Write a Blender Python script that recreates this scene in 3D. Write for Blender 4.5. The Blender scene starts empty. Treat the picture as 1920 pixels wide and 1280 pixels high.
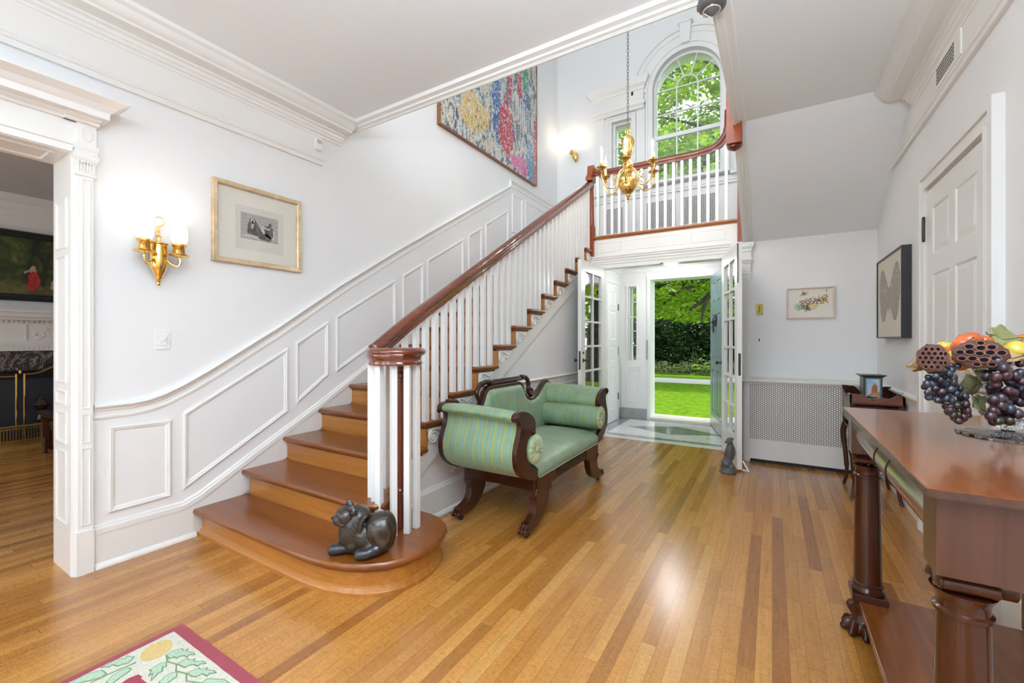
import bpy, math, random
import numpy as np
from mathutils import Vector, Matrix
random.seed(7)
PI = math.pi
sc = bpy.context.scene
COL = sc.collection

# ------------------------------------------------------------------ camera
CAM_F, CAM_TH, CAM_H = 808.0, 0.5435, 1.305
cd = bpy.data.cameras.new('camera'); cam = bpy.data.objects.new('camera', cd); COL.objects.link(cam)
cam.location = (0, 0, CAM_H); cam.rotation_euler = (PI/2, 0, CAM_TH)
cd.sensor_width = 36; cd.lens = CAM_F/1920*36; cd.shift_y = -3.3/1920; cd.clip_start = .02; cd.clip_end = 300
sc.camera = cam
# ------------------------------------------------------------------ world, sun, exposure
w = bpy.data.worlds.new('world'); sc.world = w; w.use_nodes = True
bg = w.node_tree.nodes['Background']; bg.inputs[0].default_value = (.83, .92, 1, 1); bg.inputs[1].default_value = 2.8
sl = bpy.data.lights.new('sun', 'SUN'); sl.energy = 3.6; sl.angle = .02; sl.color = (1, .95, .86)
so = bpy.data.objects.new('sun', sl); COL.objects.link(so)
so.rotation_euler = Vector((-.62, .10, -.80)).to_track_quat('-Z', 'Y').to_euler()
sc.view_settings.view_transform = 'Standard'; sc.view_settings.look = 'None'
sc.view_settings.gamma = 1; sc.view_settings.use_curve_mapping = False
sc.view_settings.exposure = 0.35
sc.cycles.use_denoising = True
sc.cycles.max_bounces = 10; sc.cycles.diffuse_bounces = 6; sc.cycles.glossy_bounces = 4
sc.cycles.transparent_max_bounces = 16; sc.cycles.transmission_bounces = 8
sc.cycles.sample_clamp_indirect = 6; sc.cycles.caustics_refractive = False; sc.cycles.caustics_reflective = False

def area(name, loc, target, sx, sy, e, col=(1, 1, 1), spread=180):
    l = bpy.data.lights.new(name, 'AREA'); l.shape = 'RECTANGLE'; l.size = sx; l.size_y = sy; l.energy = e; l.color = col; l.spread = math.radians(spread)
    o = bpy.data.objects.new(name, l); COL.objects.link(o); o.location = loc
    o.rotation_euler = (Vector(target)-Vector(loc)).to_track_quat('-Z', 'Z').to_euler()
    return o
def lamp(name, loc, e, r=.03, col=(1, .86, .66)):
    l = bpy.data.lights.new(name, 'POINT'); l.energy = e; l.shadow_soft_size = r; l.color = col
    o = bpy.data.objects.new(name, l); COL.objects.link(o); o.location = loc
    return o
# added unseen fill lights behind the camera, in the upper hall and the living room
area('fill_light_rear', (-2.4, -3.15, 1.55), (-2.2, 0, 1.2), 1.0, 1.9, 11, (.84, .93, 1))  # added fill from behind the camera
area('fill_light_rear', (-.8, -3.15, 1.55), (-.9, 0, 1.2), 1.0, 1.9, 11, (.84, .93, 1))  # second added rear fill
area('ceiling_bounce_fill', (-.5, -1.8, 1.9), (-.5, -1.7, 3.2), 1.4, 1.0, 60, (.76, .89, 1), 145)  # added light bounced off the ceiling, no lamp stands here
area('ceiling_bounce_fill', (.30, -.45, 2.15), (.30, -.25, 3.2), .5, .5, 165, (.72, .87, 1), 150)  # second added ceiling bounce, again without a lamp
area('fill_light_upper_hall', (-1.4, .3, 5.2), (-1.2, 5, 4.0), 3.4, 2.0, 36, (.92, .97, 1))  # fill added to brighten the stairwell from above
area('fill_light_living_room', (-6.0, -2.7, 1.9), (-6.4, 3, 1.2), 3.0, 2.2, 38, (.95, .97, 1))  # fill added to brighten the living room

# ------------------------------------------------------------------ helpers
S_, C_ = math.sin(CAM_TH), math.cos(CAM_TH)
def at(u, v, wd):
    """world point seen at pixel (u, v) of the photo at depth wd"""
    r = (u-960)/CAM_F*wd
    return Vector((-S_*wd+C_*r, C_*wd+S_*r, CAM_H+(636.7-v)/CAM_F*wd))

def offset(poly, d):
    """inset a 2-D polygon by d (positive = inwards)"""
    n = len(poly); A = 0
    for i in range(n):
        x0, y0 = poly[i]; x1, y1 = poly[(i+1) % n]; A += x0*y1-x1*y0
    s = 1 if A > 0 else -1
    out = []
    for i in range(n):
        p0 = Vector(poly[i-1]); p = Vector(poly[i]); p1 = Vector(poly[(i+1) % n])
        e0 = (p-p0).normalized(); e1 = (p1-p).normalized()
        n0 = Vector((-e0.y, e0.x))*s; n1 = Vector((-e1.y, e1.x))*s
        m = n0+n1
        L = m.dot(n0)
        m = m/max(L, .35) if L > 1e-6 else n0
        q = p+m*d
        out.append((q.x, q.y))
    return out

_er = random.Random(1)
def EPS(): return _er.uniform(3e-5, 3e-4)     # keeps faces of neighbouring boards from coinciding
class MB:
    def __init__(s, xf=None): s.v = []; s.f = []; s.m = []; s.mi = 0; s.xf = xf
    def add(s, vs, fs):
        b = len(s.v)
        if s.xf is not None: vs = [tuple(s.xf @ Vector(p)) for p in vs]
        s.v += [tuple(p) for p in vs]; s.f += [tuple(i+b for i in f) for f in fs]; s.m += [s.mi]*len(fs)
        return s
    def box(s, x0, x1, y0, y1, z0, z1):
        e = EPS(); x0, x1, y0, y1, z0, z1 = x0-e, x1+e, y0-e, y1+e, z0-e*(abs(z0) > 1e-6), z1+e
        return s.add([(x0, y0, z0), (x1, y0, z0), (x1, y1, z0), (x0, y1, z0), (x0, y0, z1), (x1, y0, z1), (x1, y1, z1), (x0, y1, z1)],
                     [(0, 3, 2, 1), (4, 5, 6, 7), (0, 1, 5, 4), (1, 2, 6, 5), (2, 3, 7, 6), (3, 0, 4, 7)])
    def rings(s, R, cap0=True, cap1=True, closed=True, loop=False):
        n = len(R[0]); vs = [p for r in R for p in r]; fs = []
        for i in range(len(R)-(0 if loop else 1)):
            j = (i+1) % len(R)
            for k in range(n if closed else n-1):
                l = (k+1) % n
                fs.append((i*n+k, i*n+l, j*n+l, j*n+k))
        if not loop:
            if cap0: fs.append(tuple(range(n-1, -1, -1)))
            if cap1: fs.append(tuple((len(R)-1)*n+k for k in range(n)))
        return s.add(vs, fs)
    def prism(s, poly, axis, a, b):
        mp = {'x': lambda p, t: (t, p[0], p[1]), 'y': lambda p, t: (p[0], t, p[1]), 'z': lambda p, t: (p[0], p[1], t)}[axis]
        return s.rings([[mp(p, a) for p in poly], [mp(p, b) for p in poly]])
    def loft(s, poly, prof, mp, cap0=False, cap1=True):
        """stack of inset copies of an outline: prof = [(inset, height)]"""
        return s.rings([[mp(q[0], q[1], h) for q in offset(poly, d)] for d, h in prof], cap0, cap1)
    def lathe(s, prof, c=(0, 0, 0), n=24, axis='z', cap=True):
        R = []
        for r, t in prof:
            ring = []
            for k in range(n):
                a = 2*PI*k/n; x, y = r*math.cos(a), r*math.sin(a)
                p = {'z': (x, y, t), 'x': (t, x, y), 'y': (y, t, x)}[axis]
                ring.append((p[0]+c[0], p[1]+c[1], p[2]+c[2]))
            R.append(ring)
        return s.rings(R, cap, cap)
    def tube(s, pts, rad, n=10, cap=True, loop=False, sq=None):
        pts = [Vector(p) for p in pts]; m = len(pts)
        if not hasattr(rad, '__len__'): rad = [rad]*m
        R = []; up = None
        for i, p in enumerate(pts):
            if loop: t = pts[(i+1) % m]-pts[i-1]
            else: t = pts[min(i+1, m-1)]-pts[max(i-1, 0)]
            t.normalize()
            if up is None: up = Vector((0, 0, 1)) if abs(t.z) < .9 else Vector((1, 0, 0))
            a = t.cross(up)
            if a.length < 1e-6: a = t.orthogonal()
            a.normalize(); b = a.cross(t).normalized(); up = b
            R.append([p+a*math.cos(2*PI*k/n)*rad[i]+b*math.sin(2*PI*k/n)*rad[i] for k in range(n)])
        return s.rings(R, cap, cap, loop=loop)
    def sweep(s, prof, pts, up=(0, 0, 1), cap=True, scale=None, nosc=False):
        """prof: [(side, up)] cross-section carried along pts; 'up' keeps the section upright"""
        pts = [Vector(p) for p in pts]; m = len(pts); up = Vector(up); R = []
        for i, p in enumerate(pts):
            d0 = (pts[i]-pts[i-1]).normalized() if i > 0 else None
            d1 = (pts[i+1]-pts[i]).normalized() if i < m-1 else None
            t = (d0+d1).normalized() if d0 is not None and d1 is not None else (d0 if d1 is None else d1)
            a = t.cross(up).normalized(); b = a.cross(t).normalized()
            k = 1.0
            if d0 is not None and d1 is not None and not nosc: k = 1/max(.5, t.dot(d1))
            sc_ = scale[i] if scale else 1
            R.append([p+a*q[0]*sc_+b*q[1]*sc_*k for q in prof])
        return s.rings(R, cap, cap)
    def ell(s, c, r, rot=None, n=14, m=9):
        M = Matrix.Translation(Vector(c))
        if rot is not None: M = M @ rot.to_4x4()
        if not hasattr(r, '__len__'): r = (r, r, r)
        R = []
        for i in range(1, m):
            th = PI*i/m
            R.append([M @ Vector((r[0]*math.sin(th)*math.cos(2*PI*k/n), r[1]*math.sin(th)*math.sin(2*PI*k/n), -r[2]*math.cos(th))) for k in range(n)])
        b = len(s.v); s.rings(R, False, False)
        t0 = M @ Vector((0, 0, -r[2])); t1 = M @ Vector((0, 0, r[2]))
        k0 = len(s.v)
        if s.xf is not None: t0 = s.xf @ t0; t1 = s.xf @ t1
        s.v += [tuple(t0), tuple(t1)]
        for k in range(n):
            l = (k+1) % n
            s.f.append((k0, b+l, b+k)); s.m.append(s.mi)
            q = b+(m-2)*n
            s.f.append((k0+1, q+k, q+l)); s.m.append(s.mi)
        return s
    def build(s, name, mats, parent=None, smooth=False, ang=38, bevel=0, label=None, cat=None, group=None, kind=None, local=False, remesh=0, subsurf=0):
        if not isinstance(mats, (list, tuple)): mats = [mats]
        vs = s.v; base = None
        if parent is not None:
            if not local:
                Mi = WM[parent.name].inverted(); vs = [tuple(Mi @ Vector(p)) for p in vs]
            wm = WM[parent.name]
        else:
            a = np.array(vs); lo = a.min(0); hi = a.max(0)
            base = Vector(((lo[0]+hi[0])/2, (lo[1]+hi[1])/2, lo[2]))
            if kind == 'structure': base = Vector((0, 0, 0))
            vs = [tuple(Vector(p)-base) for p in vs]; wm = Matrix.Translation(base)
        me = bpy.data.meshes.new(name); me.from_pydata(vs, [], s.f)
        for m in mats: me.materials.append(m)
        if len(mats) > 1: me.polygons.foreach_set('material_index', s.m)
        me.validate()
        bmx = bmesh.new(); bmx.from_mesh(me); bmesh.ops.recalc_face_normals(bmx, faces=bmx.faces); bmx.to_mesh(me); bmx.free()
        if smooth:
            me.shade_smooth(); me.set_sharp_from_angle(angle=math.radians(ang))
        o = bpy.data.objects.new(name, me); COL.objects.link(o)
        if parent is not None: o.parent = parent
        else: o.location = base
        WM[o.name] = wm
        if bevel:
            b = o.modifiers.new('bevel', 'BEVEL'); b.width = bevel; b.segments = 2; b.limit_method = 'ANGLE'
        if remesh:
            r = o.modifiers.new('remesh', 'REMESH'); r.mode = 'VOXEL'; r.voxel_size = remesh; r.use_smooth_shade = True
            q = o.modifiers.new('smooth', 'SMOOTH'); q.factor = .5; q.iterations = 4
        if subsurf:
            q = o.modifiers.new('subsurf', 'SUBSURF'); q.levels = subsurf; q.render_levels = subsurf
        tag(o, label, cat, group, kind)
        return o
import bmesh
WM = {}
def tag(o, label=None, cat=None, group=None, kind=None):
    if label: o['label'] = label
    if cat: o['category'] = cat
    if group: o['group'] = group
    if kind: o['kind'] = kind
    return o
def thing(name, label, cat, loc, rz=0, group=None, kind=None):
    o = bpy.data.objects.new(name, None); COL.objects.link(o); o.empty_display_size = .1
    o.location = loc; o.rotation_euler = (0, 0, rz)
    WM[o.name] = Matrix.Translation(Vector(loc)) @ Matrix.Rotation(rz, 4, 'Z')
    return tag(o, label, cat, group, kind)
def ST(mb, name, m, parent=None, **k):
    return mb.build(name, m, parent, kind='structure' if parent is None else None, **k)

# ------------------------------------------------------------------ materials
def newmat(name):
    m = bpy.data.materials.new(name); m.use_nodes = True
    return m, m.node_tree.nodes, m.node_tree.links, m.node_tree.nodes['Principled BSDF']
def setp(b, color=None, rough=None, metal=None, coat=None, coat_r=.08, spec=None, sheen=None, trans=None, ior=None, em=None, es=0, sss=None):
    if color: b.inputs['Base Color'].default_value = (*color, 1)
    if rough is not None: b.inputs['Roughness'].default_value = rough
    if metal is not None: b.inputs['Metallic'].default_value = metal
    if coat is not None: b.inputs['Coat Weight'].default_value = coat; b.inputs['Coat Roughness'].default_value = coat_r
    if spec is not None: b.inputs['Specular IOR Level'].default_value = spec
    if sheen is not None: b.inputs['Sheen Weight'].default_value = sheen
    if trans is not None: b.inputs['Transmission Weight'].default_value = trans
    if ior is not None: b.inputs['IOR'].default_value = ior
    if em: b.inputs['Emission Color'].default_value = (*em, 1); b.inputs['Emission Strength'].default_value = es
def pos(N, L, scale=(1, 1, 1), obj=False):
    mp = N.new('ShaderNodeMapping'); mp.inputs['Scale'].default_value = scale
    if obj:
        g = N.new('ShaderNodeTexCoord'); L.new(g.outputs['Object'], mp.inputs['Vector'])
    else:
        g = N.new('ShaderNodeNewGeometry'); L.new(g.outputs['Position'], mp.inputs['Vector'])
    return mp.outputs['Vector']
def ramp(N, stops, interp='LINEAR'):
    r = N.new('ShaderNodeValToRGB'); r.color_ramp.interpolation = interp
    e = r.color_ramp.elements
    while len(e) < len(stops): e.new(.5)
    for i, (p, c) in enumerate(stops): e[i].position = p; e[i].color = (*c, 1)
    return r
def math_(N, L, op, a, b=None, c=None):
    n = N.new('ShaderNodeMath'); n.operation = op
    for i, x in enumerate((a, b, c)):
        if x is None: continue
        if isinstance(x, (int, float)): n.inputs[i].default_value = x
        else: L.new(x, n.inputs[i])
    return n.outputs[0]
def plain(name, color, rough=.5, var=.04, nscale=6, bump=0, **k):
    """paint, metal, cloth: one colour with a faint uneven mottling"""
    m, N, L, b = newmat(name); setp(b, color, rough, **k)
    nz = N.new('ShaderNodeTexNoise'); nz.inputs['Scale'].default_value = nscale; nz.inputs['Detail'].default_value = 4
    L.new(pos(N, L), nz.inputs['Vector'])
    r = ramp(N, [(.3, tuple(max(0, c*(1-var)) for c in color)), (.7, tuple(min(1, c*(1+var)) for c in color))])
    L.new(nz.outputs['Fac'], r.inputs[0]); L.new(r.outputs[0], b.inputs['Base Color'])
    if bump:
        bp = N.new('ShaderNodeBump'); bp.inputs['Strength'].default_value = bump; bp.inputs['Distance'].default_value = .01
        L.new(nz.outputs['Fac'], bp.inputs['Height']); L.new(bp.outputs[0], b.inputs['Normal'])
    return m
def wood(name, c1, c2, grain='x', rough=.3, coat=.5, fine=1.0, coat_r=.08):
    m, N, L, b = newmat(name); setp(b, c1, rough, coat=coat, coat_r=coat_r)
    a, c = 2.0*fine, 38*fine
    s = {'x': (a, c, c), 'y': (c, a, c), 'z': (c, c, a)}[grain]
    nz = N.new('ShaderNodeTexNoise'); nz.inputs['Scale'].default_value = 1; nz.inputs['Detail'].default_value = 7; nz.inputs['Roughness'].default_value = .65
    nz.inputs['Distortion'].default_value = .6
    L.new(pos(N, L, s), nz.inputs['Vector'])
    n2 = N.new('ShaderNodeTexNoise'); n2.inputs['Scale'].default_value = 1; n2.inputs['Detail'].default_value = 3
    L.new(pos(N, L, tuple(x*.16 for x in s)), n2.inputs['Vector'])
    f = math_(N, L, 'ADD', math_(N, L, 'MULTIPLY', nz.outputs['Fac'], .6), math_(N, L, 'MULTIPLY', n2.outputs['Fac'], .4))
    r = ramp(N, [(.33, c1), (.66, c2)]); L.new(f, r.inputs[0]); L.new(r.outputs[0], b.inputs['Base Color'])
    bp = N.new('ShaderNodeBump'); bp.inputs['Strength'].default_value = .06; bp.inputs['Distance'].default_value = .004
    L.new(nz.outputs['Fac'], bp.inputs['Height']); L.new(bp.outputs[0], b.inputs['Normal'])
    return m
def floor_boards():
    m, N, L, b = newmat('oak_floor'); setp(b, rough=.3, coat=.4, coat_r=.24)
    g = N.new('ShaderNodeNewGeometry'); sp = N.new('ShaderNodeSeparateXYZ'); L.new(g.outputs['Position'], sp.inputs[0])
    W = .0605
    xs = math_(N, L, 'DIVIDE', sp.outputs[0], W); row = math_(N, L, 'FLOOR', xs)
    wn = N.new('ShaderNodeTexWhiteNoise'); wn.noise_dimensions = '1D'; L.new(row, wn.inputs['W'])
    ys = math_(N, L, 'ADD', math_(N, L, 'DIVIDE', sp.outputs[1], 1.35), math_(N, L, 'MULTIPLY', wn.outputs['Value'], 7.3))
    cell = math_(N, L, 'FLOOR', ys)
    cb = N.new('ShaderNodeCombineXYZ'); L.new(row, cb.inputs[0]); L.new(cell, cb.inputs[1])
    w2 = N.new('ShaderNodeTexWhiteNoise'); w2.noise_dimensions = '2D'; L.new(cb.outputs[0], w2.inputs['Vector'])
    r = ramp(N, [(0, (.28, .105, .020)), (.12, (.34, .140, .026)), (.5, (.43, .190, .040)), (.88, (.49, .225, .050)), (1, (.50, .26, .075))])
    L.new(w2.outputs['Value'], r.inputs[0])
    # grain, shifted board by board
    mp = N.new('ShaderNodeMapping'); mp.inputs['Scale'].default_value = (45, 2.2, 1)
    va = N.new('ShaderNodeVectorMath'); va.operation = 'ADD'; L.new(g.outputs['Position'], va.inputs[0])
    vs = N.new('ShaderNodeVectorMath'); vs.operation = 'SCALE'; L.new(w2.outputs['Color'], vs.inputs[0]); vs.inputs['Scale'].default_value = 20
    L.new(vs.outputs[0], va.inputs[1]); L.new(va.outputs[0], mp.inputs['Vector'])
    nz = N.new('ShaderNodeTexNoise'); nz.inputs['Scale'].default_value = 1; nz.inputs['Detail'].default_value = 8; nz.inputs['Roughness'].default_value = .7; nz.inputs['Distortion'].default_value = 1.2
    L.new(mp.outputs[0], nz.inputs['Vector'])
    gr = ramp(N, [(.25, (.66, .56, .46)), (.45, (.96, .93, .88)), (.65, (1.10, 1.08, 1.04))]); L.new(nz.outputs['Fac'], gr.inputs[0])
    mx = N.new('ShaderNodeMix'); mx.data_type = 'RGBA'; mx.blend_type = 'MULTIPLY'; mx.inputs['Factor'].default_value = 1
    L.new(r.outputs[0], mx.inputs[6]); L.new(gr.outputs[0], mx.inputs[7])
    # cross flecks of quarter-sawn oak
    m3 = N.new('ShaderNodeMapping'); m3.inputs['Scale'].default_value = (26, 70, 1); L.new(va.outputs[0], m3.inputs['Vector'])
    n3 = N.new('ShaderNodeTexNoise'); n3.inputs['Scale'].default_value = 1; n3.inputs['Detail'].default_value = 4; n3.inputs['Distortion'].default_value = 2.2; L.new(m3.outputs[0], n3.inputs['Vector'])
    g3 = ramp(N, [(.36, (.84, .79, .74)), (.52, (1, 1, 1)), (.66, (1.10, 1.08, 1.05))]); L.new(n3.outputs['Fac'], g3.inputs[0])
    mq = N.new('ShaderNodeMix'); mq.data_type = 'RGBA'; mq.blend_type = 'MULTIPLY'; mq.inputs['Factor'].default_value = 1
    L.new(mx.outputs[2], mq.inputs[6]); L.new(g3.outputs[0], mq.inputs[7]); mx = mq
    # joints
    fx = math_(N, L, 'ABSOLUTE', math_(N, L, 'SUBTRACT', math_(N, L, 'FRACT', xs), .5))
    fy = math_(N, L, 'ABSOLUTE', math_(N, L, 'SUBTRACT', math_(N, L, 'FRACT', ys), .5))
    j = math_(N, L, 'MAXIMUM', math_(N, L, 'GREATER_THAN', fx, .484), math_(N, L, 'GREATER_THAN', fy, .4988))
    m2 = N.new('ShaderNodeMix'); m2.data_type = 'RGBA'; L.new(math_(N, L, 'MULTIPLY', j, .55), m2.inputs['Factor'])
    L.new(mx.outputs[2], m2.inputs[6]); m2.inputs[7].default_value = (.10, .035, .01, 1)
    L.new(m2.outputs[2], b.inputs['Base Color'])
    bp = N.new('ShaderNodeBump'); bp.inputs['Strength'].default_value = .12; bp.inputs['Distance'].default_value = .003
    L.new(math_(N, L, 'SUBTRACT', math_(N, L, 'MULTIPLY', nz.outputs['Fac'], .25), j), bp.inputs['Height']); L.new(bp.outputs[0], b.inputs['Normal'])
    L.new(math_(N, L, 'ADD', math_(N, L, 'MULTIPLY', nz.outputs['Fac'], .12), .17), b.inputs['Roughness'])
    return m
def stripes(name, axis, scale=1.0):
    """teal and old-gold satin stripe running across one world axis"""
    m, N, L, b = newmat(name); setp(b, (.3, .5, .4), .38, sheen=.15, coat=.12, coat_r=.35)
    g = N.new('ShaderNodeNewGeometry'); sp = N.new('ShaderNodeSeparateXYZ'); L.new(g.outputs['Position'], sp.inputs[0])
    t = math_(N, L, 'FRACT', math_(N, L, 'MULTIPLY', sp.outputs['xyz'.index(axis)], 1/(.074*scale)))
    T, G, A = (.115, .29, .25), (.30, .30, .085), (.21, .28, .24)
    r = ramp(N, [(0, G), (.24, G), (.28, T), (.36, T), (.38, G), (.42, G), (.46, T), (.60, T), (.63, A), (.72, A), (.75, G), (.82, G), (.85, T), (.99, T)])
    L.new(t, r.inputs[0])
    nz = N.new('ShaderNodeTexNoise'); nz.inputs['Scale'].default_value = 9; nz.inputs['Detail'].default_value = 2
    L.new(pos(N, L), nz.inputs['Vector'])
    gr = ramp(N, [(.3, (.86, .88, .90)), (.7, (1.10, 1.08, 1.0))]); L.new(nz.outputs['Fac'], gr.inputs[0])
    mx = N.new('ShaderNodeMix'); mx.data_type = 'RGBA'; mx.blend_type = 'MULTIPLY'; mx.inputs['Factor'].default_value = 1
    L.new(r.outputs[0], mx.inputs[6]); L.new(gr.outputs[0], mx.inputs[7]); L.new(mx.outputs[2], b.inputs['Base Color'])
    return m
def grille_mat(name, u, v, p, hole=.30):
    """stamped sheet metal: white lattice with a staggered field of dark holes"""
    m, N, L, b = newmat(name); setp(b, rough=.5)
    g = N.new('ShaderNodeNewGeometry'); sp = N.new('ShaderNodeSeparateXYZ'); L.new(g.outputs['Position'], sp.inputs[0])
    a = sp.outputs['xyz'.index(u)]; c = sp.outputs['xyz'.index(v)]
    def dots(ox, oy):
        x = math_(N, L, 'SUBTRACT', math_(N, L, 'MULTIPLY', math_(N, L, 'FRACT', math_(N, L, 'ADD', math_(N, L, 'DIVIDE', a, p*1.73), ox)), 1.73), .865)
        y = math_(N, L, 'MULTIPLY', math_(N, L, 'SUBTRACT', math_(N, L, 'FRACT', math_(N, L, 'ADD', math_(N, L, 'DIVIDE', c, p*1.0), oy)), .5), 1.0)
        return math_(N, L, 'SQRT', math_(N, L, 'ADD', math_(N, L, 'MULTIPLY', x, x), math_(N, L, 'MULTIPLY', y, y)))
    d = math_(N, L, 'MINIMUM', dots(0, 0), dots(.5, .5))
    k = math_(N, L, 'GREATER_THAN', d, hole)
    mx = N.new('ShaderNodeMix'); mx.data_type = 'RGBA'; L.new(k, mx.inputs['Factor'])
    mx.inputs[6].default_value = (.78, .77, .75, 1); mx.inputs[7].default_value = (.09, .08, .075, 1)
    L.new(mx.outputs[2], b.inputs['Base Color'])
    return m
def glass(name, tint=(1, 1, 1), refl=1.0):
    m, N, L, b = newmat(name); N.remove(b)
    t = N.new('ShaderNodeBsdfTransparent'); t.inputs[0].default_value = (*tint, 1)
    gl = N.new('ShaderNodeBsdfGlossy'); gl.inputs['Roughness'].default_value = .02
    fr = N.new('ShaderNodeFresnel'); fr.inputs[0].default_value = 1.5
    mx = N.new('ShaderNodeMixShader'); L.new(math_(N, L, 'MULTIPLY', fr.outputs[0], refl), mx.inputs[0]); L.new(t.outputs[0], mx.inputs[1]); L.new(gl.outputs[0], mx.inputs[2])
    L.new(mx.outputs[0], N['Material Output'].inputs[0])
    return m
def foliage(name, stops, nscale=1.2, trans=.45):
    m, N, L, b = newmat(name); setp(b, rough=.5, spec=.3)
    nz = N.new('ShaderNodeTexNoise'); nz.inputs['Scale'].default_value = nscale; nz.inputs['Detail'].default_value = 5; nz.inputs['Roughness'].default_value = .8
    L.new(pos(N, L), nz.inputs['Vector'])
    r = ramp(N, stops); L.new(nz.outputs['Fac'], r.inputs[0]); L.new(r.outputs[0], b.inputs['Base Color'])
    t = N.new('ShaderNodeBsdfTranslucent'); L.new(r.outputs[0], t.inputs[0])
    mx = N.new('ShaderNodeMixShader'); mx.inputs[0].default_value = trans
    L.new(b.outputs[0], mx.inputs[1]); L.new(t.outputs[0], mx.inputs[2]); L.new(mx.outputs[0], N['Material Output'].inputs[0])
    return m
def mottled(name, stops, nscale, rough=.4, dist=0, detail=6, scale=(1, 1, 1), **k):
    m, N, L, b = newmat(name); setp(b, rough=rough, **k)
    nz = N.new('ShaderNodeTexNoise'); nz.inputs['Scale'].default_value = nscale; nz.inputs['Detail'].default_value = detail
    nz.inputs['Roughness'].default_value = .7; nz.inputs['Distortion'].default_value = dist
    L.new(pos(N, L, scale), nz.inputs['Vector']); r = ramp(N, stops); L.new(nz.outputs['Fac'], r.inputs[0]); L.new(r.outputs[0], b.inputs['Base Color'])
    return m
def glow(name, col, e):
    m, N, L, b = newmat(name); setp(b, col, .4, em=col, es=e)
    return m

M_wall = plain('wall_paint', (.80, .80, .802), .55, .012, 1.5)
M_trim = plain('trim_paint', (.80, .79, .765), .32, .012, 2)
M_ceil = plain('ceiling_paint', (.84, .865, .89), .6, .01, 1)
M_white = plain('white_gloss_paint', (.80, .80, .79), .28, .012, 3)
M_floor = floor_boards()
M_oak = wood('oak_tread', (.125, .031, .004), (.235, .068, .010), 'x', .3, .22)
M_oak_r = wood('oak_riser', (.27, .092, .012), (.45, .18, .028), 'x', .35, .3, .8)
M_mah = wood('mahogany_rail', (.07, .012, .004), (.19, .034, .009), 'y', .18, .9)
M_mahz = wood('mahogany_post', (.08, .013, .006), (.17, .028, .009), 'z', .2, .8)
M_orange = wood('cherry_newel', (.22, .034, .006), (.34, .064, .011), 'z', .3, .25)
M_dark = wood('dark_mahogany', (.022, .006, .003), (.052, .014, .006), 'y', .25, .25)
M_dark.node_tree.nodes['Principled BSDF'].inputs['Specular IOR Level'].default_value = .3
M_darkz = wood('dark_mahogany_leg', (.026, .007, .003), (.066, .017, .007), 'z', .22, .3)
M_darkz.node_tree.nodes['Principled BSDF'].inputs['Specular IOR Level'].default_value = .3
M_cons = wood('console_top', (.12, .030, .006), (.27, .076, .014), 'y', .2, .3, .7, .1)
M_consx = wood('console_side', (.045, .016, .009), (.095, .034, .018), 'z', .3, .3, .8)
M_brass = plain('polished_brass', (.85, .55, .17), .16, .05, 20, metal=1)
M_bronze = plain('dark_bronze', (.10, .085, .07), .35, .1, 20, metal=1)
M_iron = plain('iron', (.06, .055, .055), .45, .1, 20, metal=.8)
M_steel = plain('steel_plate', (.45, .45, .46), .32, .08, 30, metal=1)
M_glass = glass('window_glass')
M_glassr = glass('door_glass', (.95, .99, .97), 3)
M_black = plain('black_frame', (.018, .018, .02), .35)
M_soot_black = plain('soot_black', (.006, .006, .008), .6)
# ================================================================== SETTING
XL, XR, YB, YW, YV = -3.307, .905, 5.62, 7.05, 7.20      # left wall, right wall, portal wall, upper window wall, door wall
ZC, ZU, LAND = 3.20, 6.60, 2.70
ST(MB().box(-8.9, 1.1, -3.2, 5.64, -.12, 0), 'floor', M_floor)

# marble vestibule floor: grey border, white field with a grey lozenge, white saddle
M_marw = mottled('white_marble', [(.35, (.72, .72, .71)), (.55, (.80, .80, .79)), (.62, (.62, .62, .63))], 3, .12, 1.5, coat=.6)
M_marg = mottled('grey_marble', [(.35, (.16, .18, .18)), (.55, (.25, .27, .27)), (.65, (.38, .40, .40))], 5, .12, 1.5, coat=.6)
mb = MB(); mb.box(-2.35, -.1, 5.64, 7.3, -.12, .0)
mb.mi = 1; mb.box(-2.0, -.30, 5.79, 5.90, 0, .003); mb.box(-2.2, -.22, 7.07, 7.22, 0, .003); mb.box(-2.2, -2.0, 5.74, 7.1, 0, .003); mb.box(-.42, -.22, 5.74, 7.1, 0, .003)
mb.rings([[(-1.86, 6.48, z), (-1.21, 6.18, z), (-.56, 6.48, z), (-1.21, 6.80, z)] for z in (0, .003)])
ST(mb, 'floor', [M_marw, M_marg])
ST(MB().box(-1.76, -.74, 7.2, 7.62, -.02, .035), 'trim_1', plain('stone_sill', (.74, .68, .60), .5, .06), bevel=.006)

# left wall with the wide opening to the living room
mb = MB(); mb.box(XL-.30, XL, .80, 7.5, 0, ZU); mb.box(XL-.30, XL, -3.2, -1.2, 0, ZU); mb.box(XL-.30, XL, -1.2, .80, 2.36, ZU)
ST(mb, 'wall_left', M_wall)
ST(MB().box(XR, XR+.2, -3.2, 7.5, 0, ZU), 'wall_right', M_wall)
mb = MB(); mb.box(XL, XR, -3.4, -3.2, 0, .6); mb.box(XL, XR, -3.4, -3.2, 2.5, ZC+.3)
for a, b in ((XL, -2.9), (-1.9, -1.3), (-.3, XR)): mb.box(a, b, -3.4, -3.2, .6, 2.5)
ST(mb, 'wall_rear', M_wall)
# portal wall
mb = MB(); mb.box(XL, -1.97, YB, YB+.13, 0, 2.5); mb.box(-.455, XR, YB, YB+.13, 0, 2.5); mb.box(-1.97, -.455, YB, YB+.13, 2.27, 2.5)
ST(mb, 'wall_back', M_wall)
# landing slab
ST(MB().box(XL, XR, YB+.01, YV+.1, 2.47, LAND-.04), 'floor_landing', M_trim)
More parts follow.
